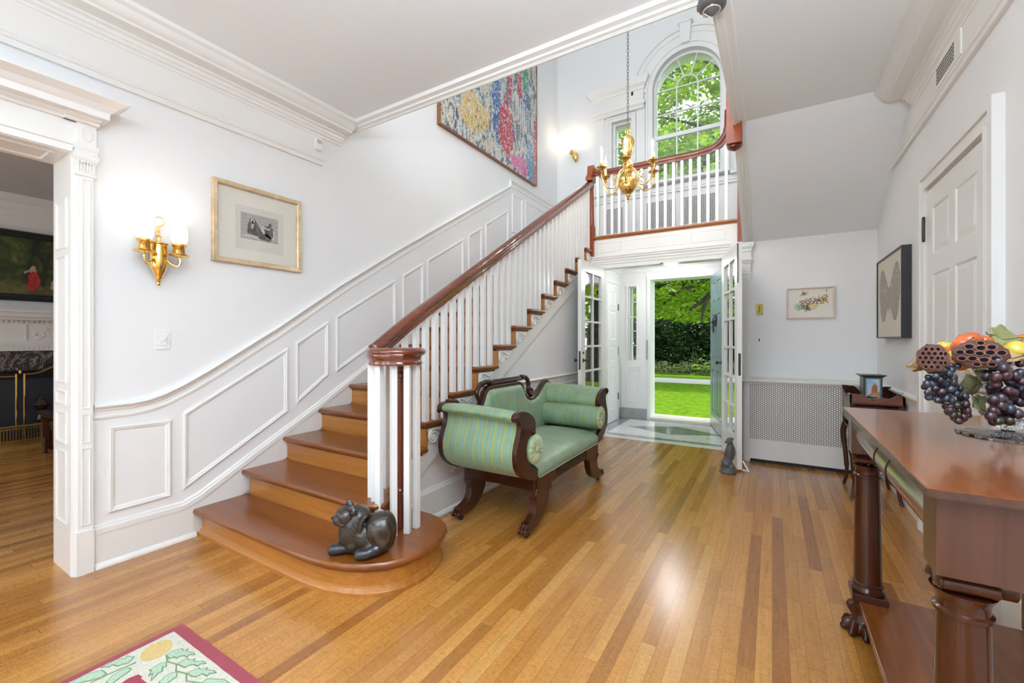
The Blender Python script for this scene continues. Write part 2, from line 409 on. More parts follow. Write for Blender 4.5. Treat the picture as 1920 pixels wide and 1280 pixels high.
# vestibule walls and ceiling
mb = MB(); mb.box(-2.35, -2.2, YB+.13, YV, 0, 2.47); ST(mb, 'wall_vestibule_left', M_white)
mb = MB(); mb.box(-.22, -.07, YB+.13, YV, 0, 2.47); ST(mb, 'wall_vestibule_right', M_white)
mb = MB()
for (a, b, c, d) in ((XL, -2.07, 0, 2.5), (-2.07, -1.93, 0, .955), (-2.07, -1.93, 2.19, 2.5), (-1.93, -1.72, 0, 2.5), (-1.72, -.77, 2.30, 2.5), (-.77, -.56, 0, 2.5), (-.56, -.42, 0, .955), (-.56, -.42, 2.19, 2.5), (-.42, XR, 0, 2.5)):
    mb.box(a, b, YV, YV+.30, c, d)
ST(mb, 'wall_vestibule_front', M_white)
# upper window wall with an arched opening between two narrow ones
WX, WR, WZ = -1.135, .50, 5.27
mb = MB()
for (a, b, c, d) in ((XL-.3, -2.30, 2.5, ZU), (-2.30, -1.97, 2.5, 3.78), (-2.30, -1.97, 4.93, ZU), (-1.97, WX-WR, 2.5, ZU), (WX-WR, WX+WR, 2.5, 3.78), (WX+WR, -.30, 2.5, ZU), (-.30, .03, 2.5, 3.78), (-.30, .03, 4.93, ZU), (.03, XR+.2, 2.5, ZU)):
    mb.box(a, b, YW, YW+.35, c, d)
arc = [(WX+WR*math.cos(PI*i/28), WZ+WR*math.sin(PI*i/28)) for i in range(29)]
for i in range(28):
    p, q = arc[i], arc[i+1]
    mb.prism([p, q, (q[0], ZU), (p[0], ZU)], 'y', YW, YW+.35)
for sx in (-1, 1): mb.box(min(WX+sx*WR, WX+sx*(WR+.002)), max(WX+sx*WR, WX+sx*(WR+.002)), YW, YW+.35, 3.78, WZ)
ST(mb, 'wall_upper_back', M_wall)
# ceilings
mb = MB(); mb.box(XL, XR, -3.2, 2.56, ZC, ZC+.32); mb.box(-.27, XR, 2.56, 4.25, ZC, ZC+.32)
ST(mb, 'ceiling', M_ceil)
ST(MB().prism([(4.25, ZC), (YB, 2.42), (YB, 2.72), (4.25, ZC+.32)], 'x', -.27, XR), 'ceiling_stair_soffit', M_ceil)
ST(MB().box(XL-.3, XR+.2, -.2, 7.5, ZU, ZU+.2), 'ceiling_upper', M_ceil)
ST(MB().box(-2.2, -.22, YB+.13, YV, 2.455, 2.47), 'ceiling_vestibule', M_white)

# moulding around the stairwell edge
prof = [(0, -.055), (.012, -.055), (.018, -.045), (.045, -.04), (.05, -.028), (.085, -.022), (.095, 0), (0, 0)]
mb = MB(); mb.prism([(2.565-a, ZC+b) for a, b in prof], 'x', XL, -.27)
mb.box(XL, -.27, 2.545, 2.572, ZC-.05, ZC+.32)
ST(mb, 'trim_2', M_trim)
mb = MB(); mb.prism([(-.285+a, ZC+b) for a, b in prof], 'y', 2.55, 4.30)
mb.box(-.292, -.265, 2.55, 4.30, ZC-.05, ZC+.32)
ST(mb, 'trim_3', M_trim)
# sloping string of the upper flight with the same section
mb = MB()
def slope(x0, x1, d0, d1, y0=4.25, y1=YB+.02):
    k = (2.42-ZC)/(YB-4.25); f = lambda y: ZC+k*(y-4.25)
    mb.rings([[(x0, y, f(y)-d0), (x1, y, f(y)-d0), (x1, y, f(y)+d1), (x0, y, f(y)+d1)] for y in (y0, y1)])
slope(-.292, -.262, .05, .34); slope(-.262, -.235, .038, .02); slope(-.235, -.20, .02, .02)
ST(mb, 'trim_4', M_trim)

# deep cornice on both side walls
def cornice(s, x, y0, y1, yf, name):
    """s=+1 left wall, -1 right wall; y1 = end of crown, yf = end of frieze"""
    X = lambda a: x+s*a
    mb = MB()
    mb.prism([(X(0), 2.79), (X(.022), 2.79), (X(.022), 2.822), (X(.030), 2.826), (X(.034), 2.838), (X(.026), 2.85), (X(.016), 2.858), (X(.012), 2.872), (X(0), 2.872)], 'y', y0, yf)
    mb.prism([(X(0), 2.872), (X(.008), 2.872), (X(.008), 3.045), (X(0), 3.045)], 'y', y0, yf)
    mb.prism([(X(0), 3.03), (X(.014), 3.03), (X(.018), 3.045), (X(.034), 3.052), (X(.038), 3.066), (X(.050), 3.072), (X(.054), 3.09), (X(.075), 3.096), (X(.078), 3.106),
              (X(.165), 3.108), (X(.170), 3.122), (X(.185), 3.126), (X(.20), 3.14), (X(.214), 3.165), (X(.236), 3.178), (X(.242), ZC), (X(0), ZC)], 'y', y0, y1)
    return ST(mb, name, M_trim, smooth=True, ang=30)
cornice(1, XL, -3.2, 2.50, 2.32, 'trim_5')
cornice(-1, XR, -3.2, 4.27, 5.05, 'trim_6')

# ---- opening to the living room: jamb, pilaster, entablature
mb = MB()
mb.box(XL-.31, XL+.0, .775, .802, 0, 2.36)                                   # lining
mb.prism([(XL-.0, .772), (XL+.035, .79), (XL+.035, .862), (XL, .866)], 'z', 0, .24)
mb.prism([(XL-.0, .782), (XL+.026, .797), (XL+.026, .860), (XL, .866)], 'z', .24, 2.24)
mb.lathe([(.008, 0), (.008, 2.3)], (XL-.006, .782, 0), 10)
def xpanel(mb, x, s, y0, y1, z0, z1, w=.012, h=.006):
    """small moulding frame on a plane x = const facing s"""
    mb.loft([(y0, z0), (y1, z0), (y1, z1), (y0, z1)], [(0, 0), (0, h), (w*.4, h*1.1), (w*.6, h*.5), (w, h*.35), (w, 0)], lambda a, b, t: (x+s*t, a, b), False, False)
def ypanel(mb, y, s, x0, x1, z0, z1, w=.012, h=.006):
    mb.loft([(x0, z0), (x1, z0), (x1, z1), (x0, z1)], [(0, 0), (0, h), (w*.4, h*1.1), (w*.6, h*.5), (w, h*.35), (w, 0)], lambda a, b, t: (a, y+s*t, b), False, False)
for z0, z1 in ((.27, .70), (.73, .89), (.92, 2.20)): xpanel(mb, XL+.026, 1, .812, .848, z0, z1, .008, .004)
for z0, z1 in ((.27, .68), (.72, .90), (.94, 1.02), (1.06, 1.78), (1.82, 2.10)): ypanel(mb, .775, -1, XL-.25, XL-.07, z0, z1, .02, .006)
ST(mb, 'trim_7', M_trim)
# capital with a row of small leaves, frieze block with a ring, entablature
mb = MB()
mb.loft([(XL, .788), (XL+.03, .788), (XL+.03, .868), (XL, .868)], [(0, 2.215), (-.004, 2.22), (-.004, 2.228), (.0, 2.232), (-.002, 2.29), (-.012, 2.315), (-.014, 2.33), (-.008, 2.338), (-.008, 2.36)], lambda a, b, t: (a, b, t), True, True)
for i in range(6):
    y = .797+i*.0122
    mb.ell((XL+.033, y, 2.262), (.004, .0045, .024), n=8, m=6); mb.ell((XL+.039, y, 2.292), (.006, .0055, .010), n=8, m=6)
mb.box(XL, XL+.032, .792, .872, 2.385, 2.52)
mb.tube([(XL+.033, .832+.020*math.cos(a*PI/10), 2.452+.042*math.sin(a*PI/10)) for a in range(20)], .0025, 6, loop=True)
mb.prism([(XL-.31, 2.34), (XL+.012, 2.34), (XL+.012, 2.375), (XL+.02, 2.38), (XL+.02, 2.39), (XL-.31, 2.39)], 'y', -3.0, .80)
mb.prism([(XL, 2.34), (XL+.04, 2.36), (XL+.045, 2.385), (XL, 2.39)], 'y', .78, .88)
mb.prism([(XL, 2.39), (XL+.016, 2.39), (XL+.016, 2.52), (XL, 2.52)], 'y', -3.0, .80)
for yy0, yy1, a in ((-3.0, .79, .0), (.74, .88, .02)):
    mb.prism([(XL, 2.505), (XL+.03+a, 2.505), (XL+.038+a, 2.518), (XL+.06+a, 2.522), (XL+.066+a, 2.535), (XL, 2.545)], 'y', yy0, yy1)
mb.rings([[(XL, -3, 2.535), (XL, .905, 2.535), (XL+.12, .905, 2.535), (XL+.12, -3, 2.535)], [(XL, -3, 2.57), (XL, .905, 2.57), (XL+.12, .905, 2.57), (XL+.12, -3, 2.57)],
          [(XL, -3, 2.578), (XL, .915, 2.578), (XL+.13, .915, 2.578), (XL+.13, -3, 2.578)], [(XL, -3, 2.60), (XL, .935, 2.60), (XL+.15, .935, 2.60), (XL+.15, -3, 2.60)],
          [(XL, -3, 2.625), (XL, .975, 2.625), (XL+.195, .975, 2.625), (XL+.195, -3, 2.625)], [(XL, -3, 2.635), (XL, .975, 2.635), (XL+.195, .975, 2.635), (XL+.195, -3, 2.635)]])
ST(mb, 'trim_8', M_trim)
mb = MB()       # panelled underside of the opening head
mb.box(XL-.31, XL, -1.2, .80, 2.335, 2.362)
for y0, y1 in ((-1.1, -.35), (-.28, .28), (.34, .72)): mb.loft([(XL-.25, y0), (XL-.06, y0), (XL-.06, y1), (XL-.25, y1)], [(0, 0), (0, .008), (.012, .008), (.018, 0)], lambda a, b, t: (a, b, 2.335-t), False, False)
ST(mb, 'trim_9', M_trim)

# ---- wainscot on the left wall and up the stairs
mb = MB()
rail = [(.866, .925), (1.03, .926), (1.12, .938), (1.20, .965), (1.29, 1.008), (1.38, 1.058), (1.47, 1.112), (1.916, 1.393), (2.495, 1.79), (3.2, 2.235), (5.405, 3.56), (5.405, 3.645), (7.05, 3.645)]
rp = [(0, -.075), (.008, -.075), (.010, -.062), (.006, -.055), (.006, -.034), (.012, -.03), (.016, -.016), (.03, -.008), (.034, 0), (.026, .008), (0, .010)]
def yz_run(mb, pts, prof, x, s=1):
    """moulding on an x-plane: prof = [(out, up)]"""
    R = []
    for i, (y, z) in enumerate(pts):
        d0 = Vector((y-pts[i-1][0], z-pts[i-1][1])).normalized() if i else None
        d1 = Vector((pts[i+1][0]-y, pts[i+1][1]-z)).normalized() if i < len(pts)-1 else None
        t = (d0+d1).normalized() if d0 is not None and d1 is not None else (d0 if d1 is None else d1)
        n = Vector((-t.y, t.x)); k = 1/max(.4, t.dot(d1)) if d0 is not None and d1 is not None else 1
        if d0 is None or d1 is None: n = Vector((-t.y, t.x))
        R.append([(x+s*o, y+n.x*u*k, z+n.y*u*k) for o, u in prof])
    mb.rings(R)
yz_run(mb, rail, rp, XL)
ST(mb, 'trim_10', M_trim, smooth=True, ang=25)
mb = MB()
cap = [(.866, .225), (1.302, .225), (1.40, .262), (1.76, .466), (2.29, .755), (2.80, 1.055), (5.40, 2.57)]
cp = [(0, -.03), (.020, -.03), (.020, 0), (.010, .006), (.010, .014), (.005, .022), (0, .026)]
yz_run(mb, cap, cp, XL)
mb.prism([(.866, 0), (1.36, 0), (1.36, .24), (1.302, .215), (.866, .215)], 'x', XL, XL+.016)
mb.prism([(1.36, 0), (5.62, 2.5), (5.62, 2.70), (2.80, 1.045), (2.29, .745), (1.76, .456), (1.36, .235)], 'x', XL, XL+.012)
mb.rings([[(XL+a, y, b) for a, b in ((.0, 0), (.034, 0), (.032, .012), (.022, .024), (.016, .03), (0, .03))] for y in (.866, 1.37)])
ST(mb, 'baseboard_left', M_trim)
mb = MB()
panels = [[(.931, .299), (1.234, .304), (1.234, .790), (.931, .800)],
          [(1.302, .325), (2.012, .735), (2.012, 1.24), (1.302, .822)],
          [(2.084, .786), (2.378, 1.000), (2.378, 1.465), (2.084, 1.278)],
          [(2.458, 1.021), (3.158, 1.418), (3.158, 1.919), (2.458, 1.511)],
          [(3.262, 1.49), (3.568, 1.68), (3.568, 2.151), (3.262, 1.976)],
          [(3.636, 1.71), (4.288, 2.08), (4.288, 2.566), (3.636, 2.191)],
          [(4.399, 2.15), (4.69, 2.32), (4.69, 2.80), (4.399, 2.63)],
          [(4.78, 2.37), (5.36, 2.70), (5.36, 3.20), (4.78, 2.858)],
          [(5.47, 2.90), (5.77, 2.90), (5.77, 3.47), (5.47, 3.47)], [(5.86, 2.90), (6.95, 2.90), (6.95, 3.47), (5.86, 3.47)]]
for P in panels:
    mb.loft(P, [(0, 0), (0, .011), (.005, .015), (.011, .015), (.015, .009), (.021, .009), (.027, .003), (.03, 0)], lambda a, b, t: (XL+t, a, b), False, False)
ST(mb, 'trim_11', M_trim)

# ---- small skirting and rail on the right wall, back wall boards
mb = MB()
mb.prism([(XR, .80), (XR-.008, .80), (XR-.012, .83), (XR-.02, .855), (XR-.034, .866), (XR-.034, .88), (XR-.01, .892), (XR, .892)], 'y', 4.03, YB)
mb.box(XR-.016, XR, 4.03, YB, 0, .20); mb.box(XR-.01, XR, 4.03, YB, .20, .215)
mb.box(XR-.016, XR, -3, 2.83, 0, .20); mb.box(XR-.012, XR, 4.03, 4.06, 0, .80)
ST(mb, 'baseboard_right', M_trim)
# pilaster right of the portal, head and jambs
mb = MB()
mb.box(-.375, -.215, YB-.035, YB, 0, 2.27); ypanel(mb, YB-.035, -1, -.355, -.235, .25, 2.0, .012, .004)
mb.loft([(-.375, YB-.035), (-.215, YB-.035), (-.215, YB), (-.375, YB)], [(0, 2.05), (-.008, 2.055), (-.008, 2.07), (0, 2.075), (-.002, 2.16), (-.012, 2.18), (-.016, 2.20), (-.022, 2.205), (-.022, 2.225), (-.008, 2.23), (-.008, 2.30), (-.016, 2.315), (-.016, 2.335), (-.032, 2.36), (-.036, 2.385), (-.036, 2.41), (0, 2.415)], lambda a, b, t: (a, b, t), True, True)
for i in range(6): mb.box(-.368+i*.025, -.352+i*.025, YB-.042, YB-.03, 2.085, 2.165)
mb.box(-.455, -.375, YB-.02, YB, 0, 2.30); mb.box(-2.05, -1.97, YB-.02, YB, 0, 2.30)
mb.box(-.47, -.455, YB-.02, YB+.15, 0, 2.28); mb.box(-1.97, -1.955, YB-.02, YB+.15, 0, 2.28); mb.box(-1.97, -.455, YB-.02, YB+.15, 2.262, 2.28)
ST(mb, 'trim_12', M_trim)
mb = MB()       # entablature over the portal
for z0, z1, d in ((2.28, 2.315, .012), (2.315, 2.35, .02), (2.35, 2.385, .028), (2.385, 2.41, .04), (2.41, 2.43, .05), (2.43, 2.655, .018)):
    mb.box(-2.13, -.262, YB-d, YB+.02, z0, z1)
for x0, x1 in ((-2.03, -1.70), (-1.63, -.92), (-.85, -.47)): ypanel(mb, YB-.018, -1, x0, x1, 2.475, 2.61, .014, .004)
ST(mb, 'trim_13', M_trim)

# ---- radiator cover with a pierced front along the back wall
M_grille = grille_mat('pierced_grille', 'x', 'z', .0225, .41)
rc = thing('radiator_cover', 'low white radiator cover with a pierced metal front along the back wall', 'radiator cover', (.34, 5.45, 0))
mb = MB(); mb.box(-.26, XR-.002, 5.285, 5.30, .04, .86); mb.box(-.26, -.207, 5.285, YB-.002, 0, .86); mb.box(-.275, -.26, 5.31, YB-.002, 0, .86)
mb.box(-.207, XR-.002, 5.27, 5.29, .04, .247-.01)
mb.build('cover_body', plain('radiator_paint', (.74, .735, .725), .4), rc)
MB().box(-.207, .86, 5.2815, 5.2849, .247, .838).build('pierced_grille', M_grille, rc)
mb = MB(); mb.box(-.285, XR-.002, 5.235, YB-.002, .866, .884); mb.box(-.285, XR-.002, 5.248, 5.29, .855, .866); mb.box(-.265, XR-.002, 5.60, YB-.002, .884, .935)
mb.build('top_shelf', M_trim, rc, bevel=.003)
MB().box(-.2, XR-.01, 5.30, 5.60, .001, .03).build('gap_shade', M_soot_black, rc)  # black slab standing in for the shade under the cover

# ---- upper landing window wall: sill, apron with three pierced panels, casings
M_grille2 = grille_mat('pierced_grille_upper', 'x', 'z', .028, .36)
mb = MB(); mb.box(XL, XR, YW-.10, YW, 3.62, 3.65); mb.box(XL, XR, YW-.085, YW, 3.585, 3.62); mb.box(XL, XR, YW-.045, YW, LAND, 3.585)
for x in (-2.46, -2.0, -1.80, -1.215, -.64, -.45): mb.box(x, x+.05 if x != -1.215 else x, YW-.055, YW-.04, LAND, 3.585)
mb.box(-2.62, -1.75, YW-.14, YW, 3.70, 3.735); mb.box(-1.75, -.52, YW-.16, YW, 3.735, 3.775); mb.box(-.52, .3, YW-.14, YW, 3.70, 3.735)
mb.box(-2.6, .3, YW-.06, YW, 3.65, 3.70)
ST(mb, 'trim_14', M_trim)
for i, (x0, x1) in enumerate(((-2.37, -2.10), (-1.717, -1.278), (-1.153, -.713))):
    g = MB().box(x0, x1, YW-.052, YW-.046, 3.07, 3.48).build('radiator_grille', M_grille2)
    tag(g, ('narrow pierced metal grille behind the landing balusters beside the upper newel', 'pierced metal grille under the arched window, its left one', 'pierced metal grille under the arched window, its right one')[i], 'grille', 'pierced grilles below the upper windows')

def casing(mb, x0, x1, z0, z1, y, w=.045, d=.03):
    for a, b, c, e in ((x0-w, x0, z0, z1+w), (x1, x1+w, z0, z1+w), (x0, x1, z1, z1+w)): mb.box(a, b, y-d, y, c, e)
mb = MB()
for x0, x1 in ((-2.30, -1.97), (-.30, .03)):
    casing(mb, x0, x1, 3.78, 4.93, YW, .05, .03); casing(mb, x0-.05, x1+.05, 3.78, 4.98, YW, .025, .045)
    xa, xb = (-2.62, -1.77) if x0 < -1 else (-.50, .35)
    for px in (xa+.02, xb-.12): mb.box(px, px+.14 if px > xa+.1 else px+.17, YW-.025, YW, 3.78, 5.05)
    mb.loft([(xa, YW-.05), (xb, YW-.05), (xb, YW), (xa, YW)], [(0, 5.02), (-.02, 5.03), (-.02, 5.06), (0, 5.07), (-.03, 5.10), (-.035, 5.13), (0, 5.135), (0, 5.33), (-.015, 5.34), (-.02, 5.37), (-.06, 5.41), (-.08, 5.45), (-.10, 5.49), (-.10, 5.51), (0, 5.52)], lambda a, b, t: (a, b, t), True, True)
for a, b, r0, r1 in ((0, .03, WR, WR+.07), (0, .05, WR+.07, WR+.10), (0, .022, WR+.10, WR+.22), (0, .035, WR+.22, WR+.25), (0, .05, WR+.30, WR+.33), (0, .022, WR+.25, WR+.30)):
    n = 40
    for i in range(n):
        t0, t1 = PI*i/n, PI*(i+1)/n
        mb.prism([(WX+r0*math.cos(t0), WZ+r0*math.sin(t0)), (WX+r1*math.cos(t0), WZ+r1*math.sin(t0)), (WX+r1*math.cos(t1), WZ+r1*math.sin(t1)), (WX+r0*math.cos(t1), WZ+r0*math.sin(t1))], 'y', YW-b, YW)
for sx in (-1, 1):
    for r0, r1, b in ((WR, WR+.07, .03), (WR+.07, WR+.10, .05)):
        xa, xb = sorted((WX+sx*r0, WX+sx*r1)); mb.box(xa, xb, YW-b, YW, 3.78, WZ)
mb.prism([(WX-.06, WZ+WR+.06), (WX+.06, WZ+WR+.06), (WX+.085, WZ+WR+.36), (WX-.085, WZ+WR+.36)], 'y', YW-.09, YW)
mb.prism([(WX-.10, WZ+WR+.36), (WX+.10, WZ+WR+.36), (WX+.10, WZ+WR+.40), (WX-.10, WZ+WR+.40)], 'y', YW-.11, YW)
ST(mb, 'trim_15', M_trim)
# baseboard, cornice and side trim of the vestibule
mb = MB()
for a, b, c, d in ((0, .03, 2.41, 2.455), (.03, .055, 2.43, 2.455), (.055, .08, 2.445, 2.455)):
    mb.box(-2.2+a, -2.2+b, YB+.15, YV, c, d); mb.box(-.22-b, -.22-a, YB+.15, YV, c, d); mb.box(-2.2, -.22, YV-b, YV-a, c, d)
for x0, x1 in ((-2.19, -1.76), (-.73, -.30)): mb.box(x0, x1, YV-.015, YV, .0, .955); ypanel(mb, YV-.015, -1, x0+.10, x1-.10, .28, .86, .02, .008); ypanel(mb, YV-.015, -1, x0+.14, x1-.14, .33, .81, .02, .006)
casing(mb, -1.72, -.77, 0, 2.30, YV, .035, .03)
casing(mb, -2.07, -1.93, .955, 2.19, YV, .03, .02); casing(mb, -.56, -.42, .955, 2.19, YV, .03, .02)
mb.box(-1.74, -1.708, YV-.02, YV+.305, 0, 2.32); mb.box(-.782, -.75, YV-.02, YV+.305, 0, 2.32); mb.box(-1.72, -.77, YV-.01, YV+.305, 2.285, 2.32)
ST(mb, 'trim_16', M_white)
mb = MB(); mb.box(-2.19, -1.76, YV-.025, YV-.0151, 0.001, .17); mb.box(-2.2, -2.19, 6.98, YV-.03, 0, .17); mb.box(-.73, -.30, YV-.025, YV-.0151, 0.001, .17)
ST(mb, 'trim_17', mottled('grey_stone_base', [(.3, (.30, .31, .31)), (.7, (.46, .46, .45))], 5, .3), bevel=.003)

# ---- windows
def window(name, x0, x1, z0, z1, y, cols, rows, m=.013, frame=.028, depth=.03):
    mb = MB()
    mb.box(x0, x0+frame, y, y+depth*1.6, z0, z1); mb.box(x1-frame, x1, y, y+depth*1.6, z0, z1); mb.box(x0, x1, y, y+depth*1.6, z0, z0+frame); mb.box(x0, x1, y, y+depth*1.6, z1-frame, z1)
    o = ST(mb, name, M_white)
    a, b, c, d = x0+frame, x1-frame, z0+frame, z1-frame
    mb = MB()
    for i in range(1, cols): x = a+(b-a)*i/cols; mb.box(x-m/2, x+m/2, y+.004, y+depth, c, d)
    for i in range(1, rows): z = c+(d-c)*i/rows; mb.box(a, b, y+.005, y+depth-.001, z-m/2, z+m/2)
    if cols+rows > 2: mb.build('glazing_bars', M_white, o)
    MB().box(a-.005, b+.005, y+depth/2-.002, y+depth/2+.002, c-.005, d+.005).build('pane', M_glass, o)
    return o
window('window_1', -2.07, -1.93, .955, 2.19, YV+.08, 1, 5, .016, .012)
window('window_2', -.56, -.42, .955, 2.19, YV+.08, 1, 5, .016, .012)
window('window_3', -2.30, -1.97, 3.78, 4.93, YW+.06, 1, 3, .02, .04)
window('window_4', -.30, .03, 3.78, 4.93, YW+.06, 1, 3, .02, .04)
# arched sash: frame ring, straight bars, fan of radial bars
y0 = YW+.08; mb = MB()
ri = WR-.035
for i in range(40):
    t0, t1 = PI*i/40, PI*(i+1)/40
    mb.prism([(WX+ri*math.cos(t0), WZ+ri*math.sin(t0)), (WX+WR*math.cos(t0), WZ+WR*math.sin(t0)), (WX+WR*math.cos(t1), WZ+WR*math.sin(t1)), (WX+ri*math.cos(t1), WZ+ri*math.sin(t1))], 'y', y0, y0+.05)
mb.box(WX-WR, WX-ri, y0, y0+.05, 3.78, WZ); mb.box(WX+ri, WX+WR, y0, y0+.05, 3.78, WZ); mb.box(WX-WR, WX+WR, y0, y0+.05, 3.78, 3.83)
mb.box(WX-ri, WX+ri, y0-.01, y0+.05, 4.50, 4.56)
o = ST(mb, 'window_5', M_white)
mb = MB(); r3 = ri*.33
for x in (WX-r3, WX+r3): mb.box(x-.009, x+.009, y0+.005, y0+.035, 3.8, WZ)
for z in (4.17, 4.89, WZ): mb.box(WX-ri, WX+ri, y0+.006, y0+.034, z-.009, z+.009)
mb.tube([(WX+r3*math.cos(PI*i/14), y0+.02, WZ+r3*math.sin(PI*i/14)) for i in range(15)], .011, 6)
for k in (1, 2, 3, 4):
    a = PI*k/5; mb.tube([(WX+r3*math.cos(a), y0+.02, WZ+r3*math.sin(a)), (WX+ri*math.cos(a), y0+.02, WZ+ri*math.sin(a))], .010, 6)
mb.build('glazing_bars', M_white, o)
MB().prism([(WX-ri, 3.82), (WX+ri, 3.82)]+[(WX+ri*math.cos(PI*i/28), WZ+ri*math.sin(PI*i/28)) for i in range(29)], 'y', y0+.018, y0+.022).build('pane', M_glass, o)

# ---- doors
def panel_door(name, hinge, ang, W, H, panels, mat, t=.045, z0=.02, kind='structure', deep=.010, style=.006):
    """leaf from the hinge along +x local, facing -y and +y; panels = [(x0,x1,z0,z1)] raised fields"""
    xf = Matrix.Translation(Vector((hinge[0], hinge[1], z0))) @ Matrix.Rotation(ang, 4, 'Z')
    xs = sorted({0, W, *[p[0] for p in panels], *[p[1] for p in panels]}); zs = sorted({0, H, *[p[2] for p in panels], *[p[3] for p in panels]})
    mb = MB(xf)
    for i in range(len(xs)-1):
        for j in range(len(zs)-1):
            cx, cz = (xs[i]+xs[i+1])/2, (zs[j]+zs[j+1])/2
            if not any(p[0] < cx < p[1] and p[2] < cz < p[3] for p in panels): mb.box(xs[i], xs[i+1], -t/2, t/2, zs[j], zs[j+1])
    o = mb.build(name, mat, kind=kind)
    mb = MB(xf)
    for p in panels:
        P = [(p[0], p[2]), (p[1], p[2]), (p[1], p[3]), (p[0], p[3])]
        for s in (-1, 1):
            mb.loft(P, [(0, t/2), (.006, t/2-.002), (.012, t/2-deep), (.018, t/2-deep), (.045, t/2-.003), (.046, t/2-.002)], lambda a, b, h: (a, s*h, b))
    mb.build('raised_panels', mat, o)
    return o, xf
def six(W, H):
    a, b, c = .11*W/.8, W/2-.05*W/.8, W/2+.05*W/.8; d = W-a
    rows = ((.22, .86), (1.0, 1.68-.02), (H-.42, H-.12)) if H > 2 else ((.2, .8), (.95, 1.55), (1.65, 1.85))
    return [(x0, x1, z0, z1) for x0, x1 in ((a, b), (c, d)) for z0, z1 in rows]
def knob(parent, p, d, r=.024, m=None, name='door_knob'):
    d = Vector(d); q = Vector(p); mb = MB()
    mb.tube([q, q+d*.006], [r*1.1, r*1.1], 14); mb.tube([q+d*.006, q+d*.035], [.009, .009], 10)
    R = [(.010, .035), (.018, .040), (1.0*r, .05), (r*1.02, .058), (.7*r, .068), (.3*r, .072)]
    mb.tube([q+d*h for _, h in R], [a for a, _ in R], 14)
    return mb.build(name, m or M_bronze, parent, smooth=True)
def french(name, hinge, ang, W=.80, H=2.24, flip=1):
    xf = Matrix.Translation(Vector((hinge[0], hinge[1], .02))) @ Matrix.Rotation(ang, 4, 'Z'); t = .045
    mb = MB(xf); st = .115
    mb.box(0, st, -t/2, t/2, 0, H); mb.box(W-st, W, -t/2, t/2, 0, H); mb.box(st, W-st, -t/2, t/2, 0, .30); mb.box(st, W-st, -t/2, t/2, H-.13, H)
    o = mb.build(name, M_white, kind='structure')
    mb = MB(xf); a, b, c, d = st, W-st, .30, H-.13; m = .024
    mb.box((a+b)/2-m/2, (a+b)/2+m/2, -t*.42, t*.42, c, d)
    for i in range(1, 6): z = c+(d-c)*i/6; mb.box(a, b, -t*.43, t*.43, z-m/2, z+m/2)
    mb.build('glazing_bars', M_white, o)
    for i in range(2):
        for j in range(6):
            xa = a+(b-a)*i/2; za = c+(d-c)*j/6
            MB(xf).box(xa+.008, xa+(b-a)/2-.008, -.002, .002, za+.008, za+(d-c)/6-.008).build('pane', M_glassr, o)
    MB(xf).box(W-.001, W+.002, -.011, .011, .93, 1.15).build('latch_plate', M_iron, o)
    return o, xf
d1, xf = french('door_1', (-1.95, 5.585), math.radians(-90.3))
for s in (1, -1):
    dd = (xf.to_3x3() @ Vector((0, s, 0))); knob(d1, xf @ Vector((.745, s*.0225, 1.04)), dd, .022)
    p = xf @ Vector((.75, s*.0225, 1.13)); MB().tube([p, p+dd*.01], [.014, .014], 12).build('lock_rose', M_bronze, d1)
d2, xf = french('door_2', (-.485, 5.585), math.radians(-75))
MB(xf).box(.801, .806, -.022, -.012, 1.85, 2.24).build('edge_bolt', M_iron, d2)
MB(xf).tube([(.80, .03, .0), (.83, .075, -.005), (.80, .03, .09)], .009, 8).build('door_holder', M_white, d2)
for z in (.35, 1.15, 2.0):
    for dr in (d1, d2):
        hx = -1.95 if dr is d1 else -.485
        MB().lathe([(.007, z), (.007, z+.09)], (hx, 5.565, 0), 10).build('hinge', M_steel, dr)
# front door, slate blue, standing open against the right side
M_blue = plain('slate_blue_paint', (.15, .21, .235), .3, .05, 4, coat=.2)
d3, xf = panel_door('door_3', (-.785, 7.20), math.radians(-75), .93, 2.24, six(.93, 2.24), M_blue, t=.05, deep=.014)
MB(xf).box(.0, .93, -.030, -.0255, .0, .18).build('kick_plate', M_steel, d3)
kn = MB(xf)      # lion-mask knocker with its ring
kn.ell((.465, -.045, 1.56), (.05, .028, .065), n=12, m=8); kn.ell((.465, -.066, 1.535), (.026, .02, .028), n=10, m=7)
for i in range(12):
    a = i*PI/6; kn.ell((.465+.058*math.cos(a), -.036, 1.565+.068*math.sin(a)), (.021, .014, .021), n=8, m=6)
kn.tube([(.465+.044*math.cos(a*PI/10), -.06, 1.45+.062*math.sin(a*PI/10)) for a in range(20)], .009, 8, loop=True)
kn.build('door_knocker', M_iron, d3, smooth=True)
knob(d3, xf @ Vector((.87, -.025, .98)), xf.to_3x3() @ Vector((0, -1, 0)), .026)
# white closet door in the left side of the vestibule
d4, xf = panel_door('door_4', (-2.18, 6.93), math.radians(-90), .90, 2.18, [(x0, x1, z0, z1) for x0, x1 in ((.10, .41), (.49, .80)) for z0, z1 in ((.20, .86), (.96, 1.20), (1.30, 1.98-.22), (1.80, 2.06))], M_white, t=.03, z0=.01, deep=.008)
knob(d4, (-2.165, 6.12, 1.08), (1, 0, 0), .018)
for z in (.33, 1.78): MB().lathe([(.008, z), (.008, z+.11)], (-2.16, 6.945, 0), 10).build('hinge', M_iron, d4)
mb = MB(); mb.box(-2.2, -2.17, 6.95, 7.0, 0, 2.24); mb.box(-2.2, -2.17, 5.98, 6.03, 0, 2.24); mb.box(-2.2, -2.17, 5.98, 7.0, 2.2, 2.26)
ST(mb, 'trim_18', M_white)
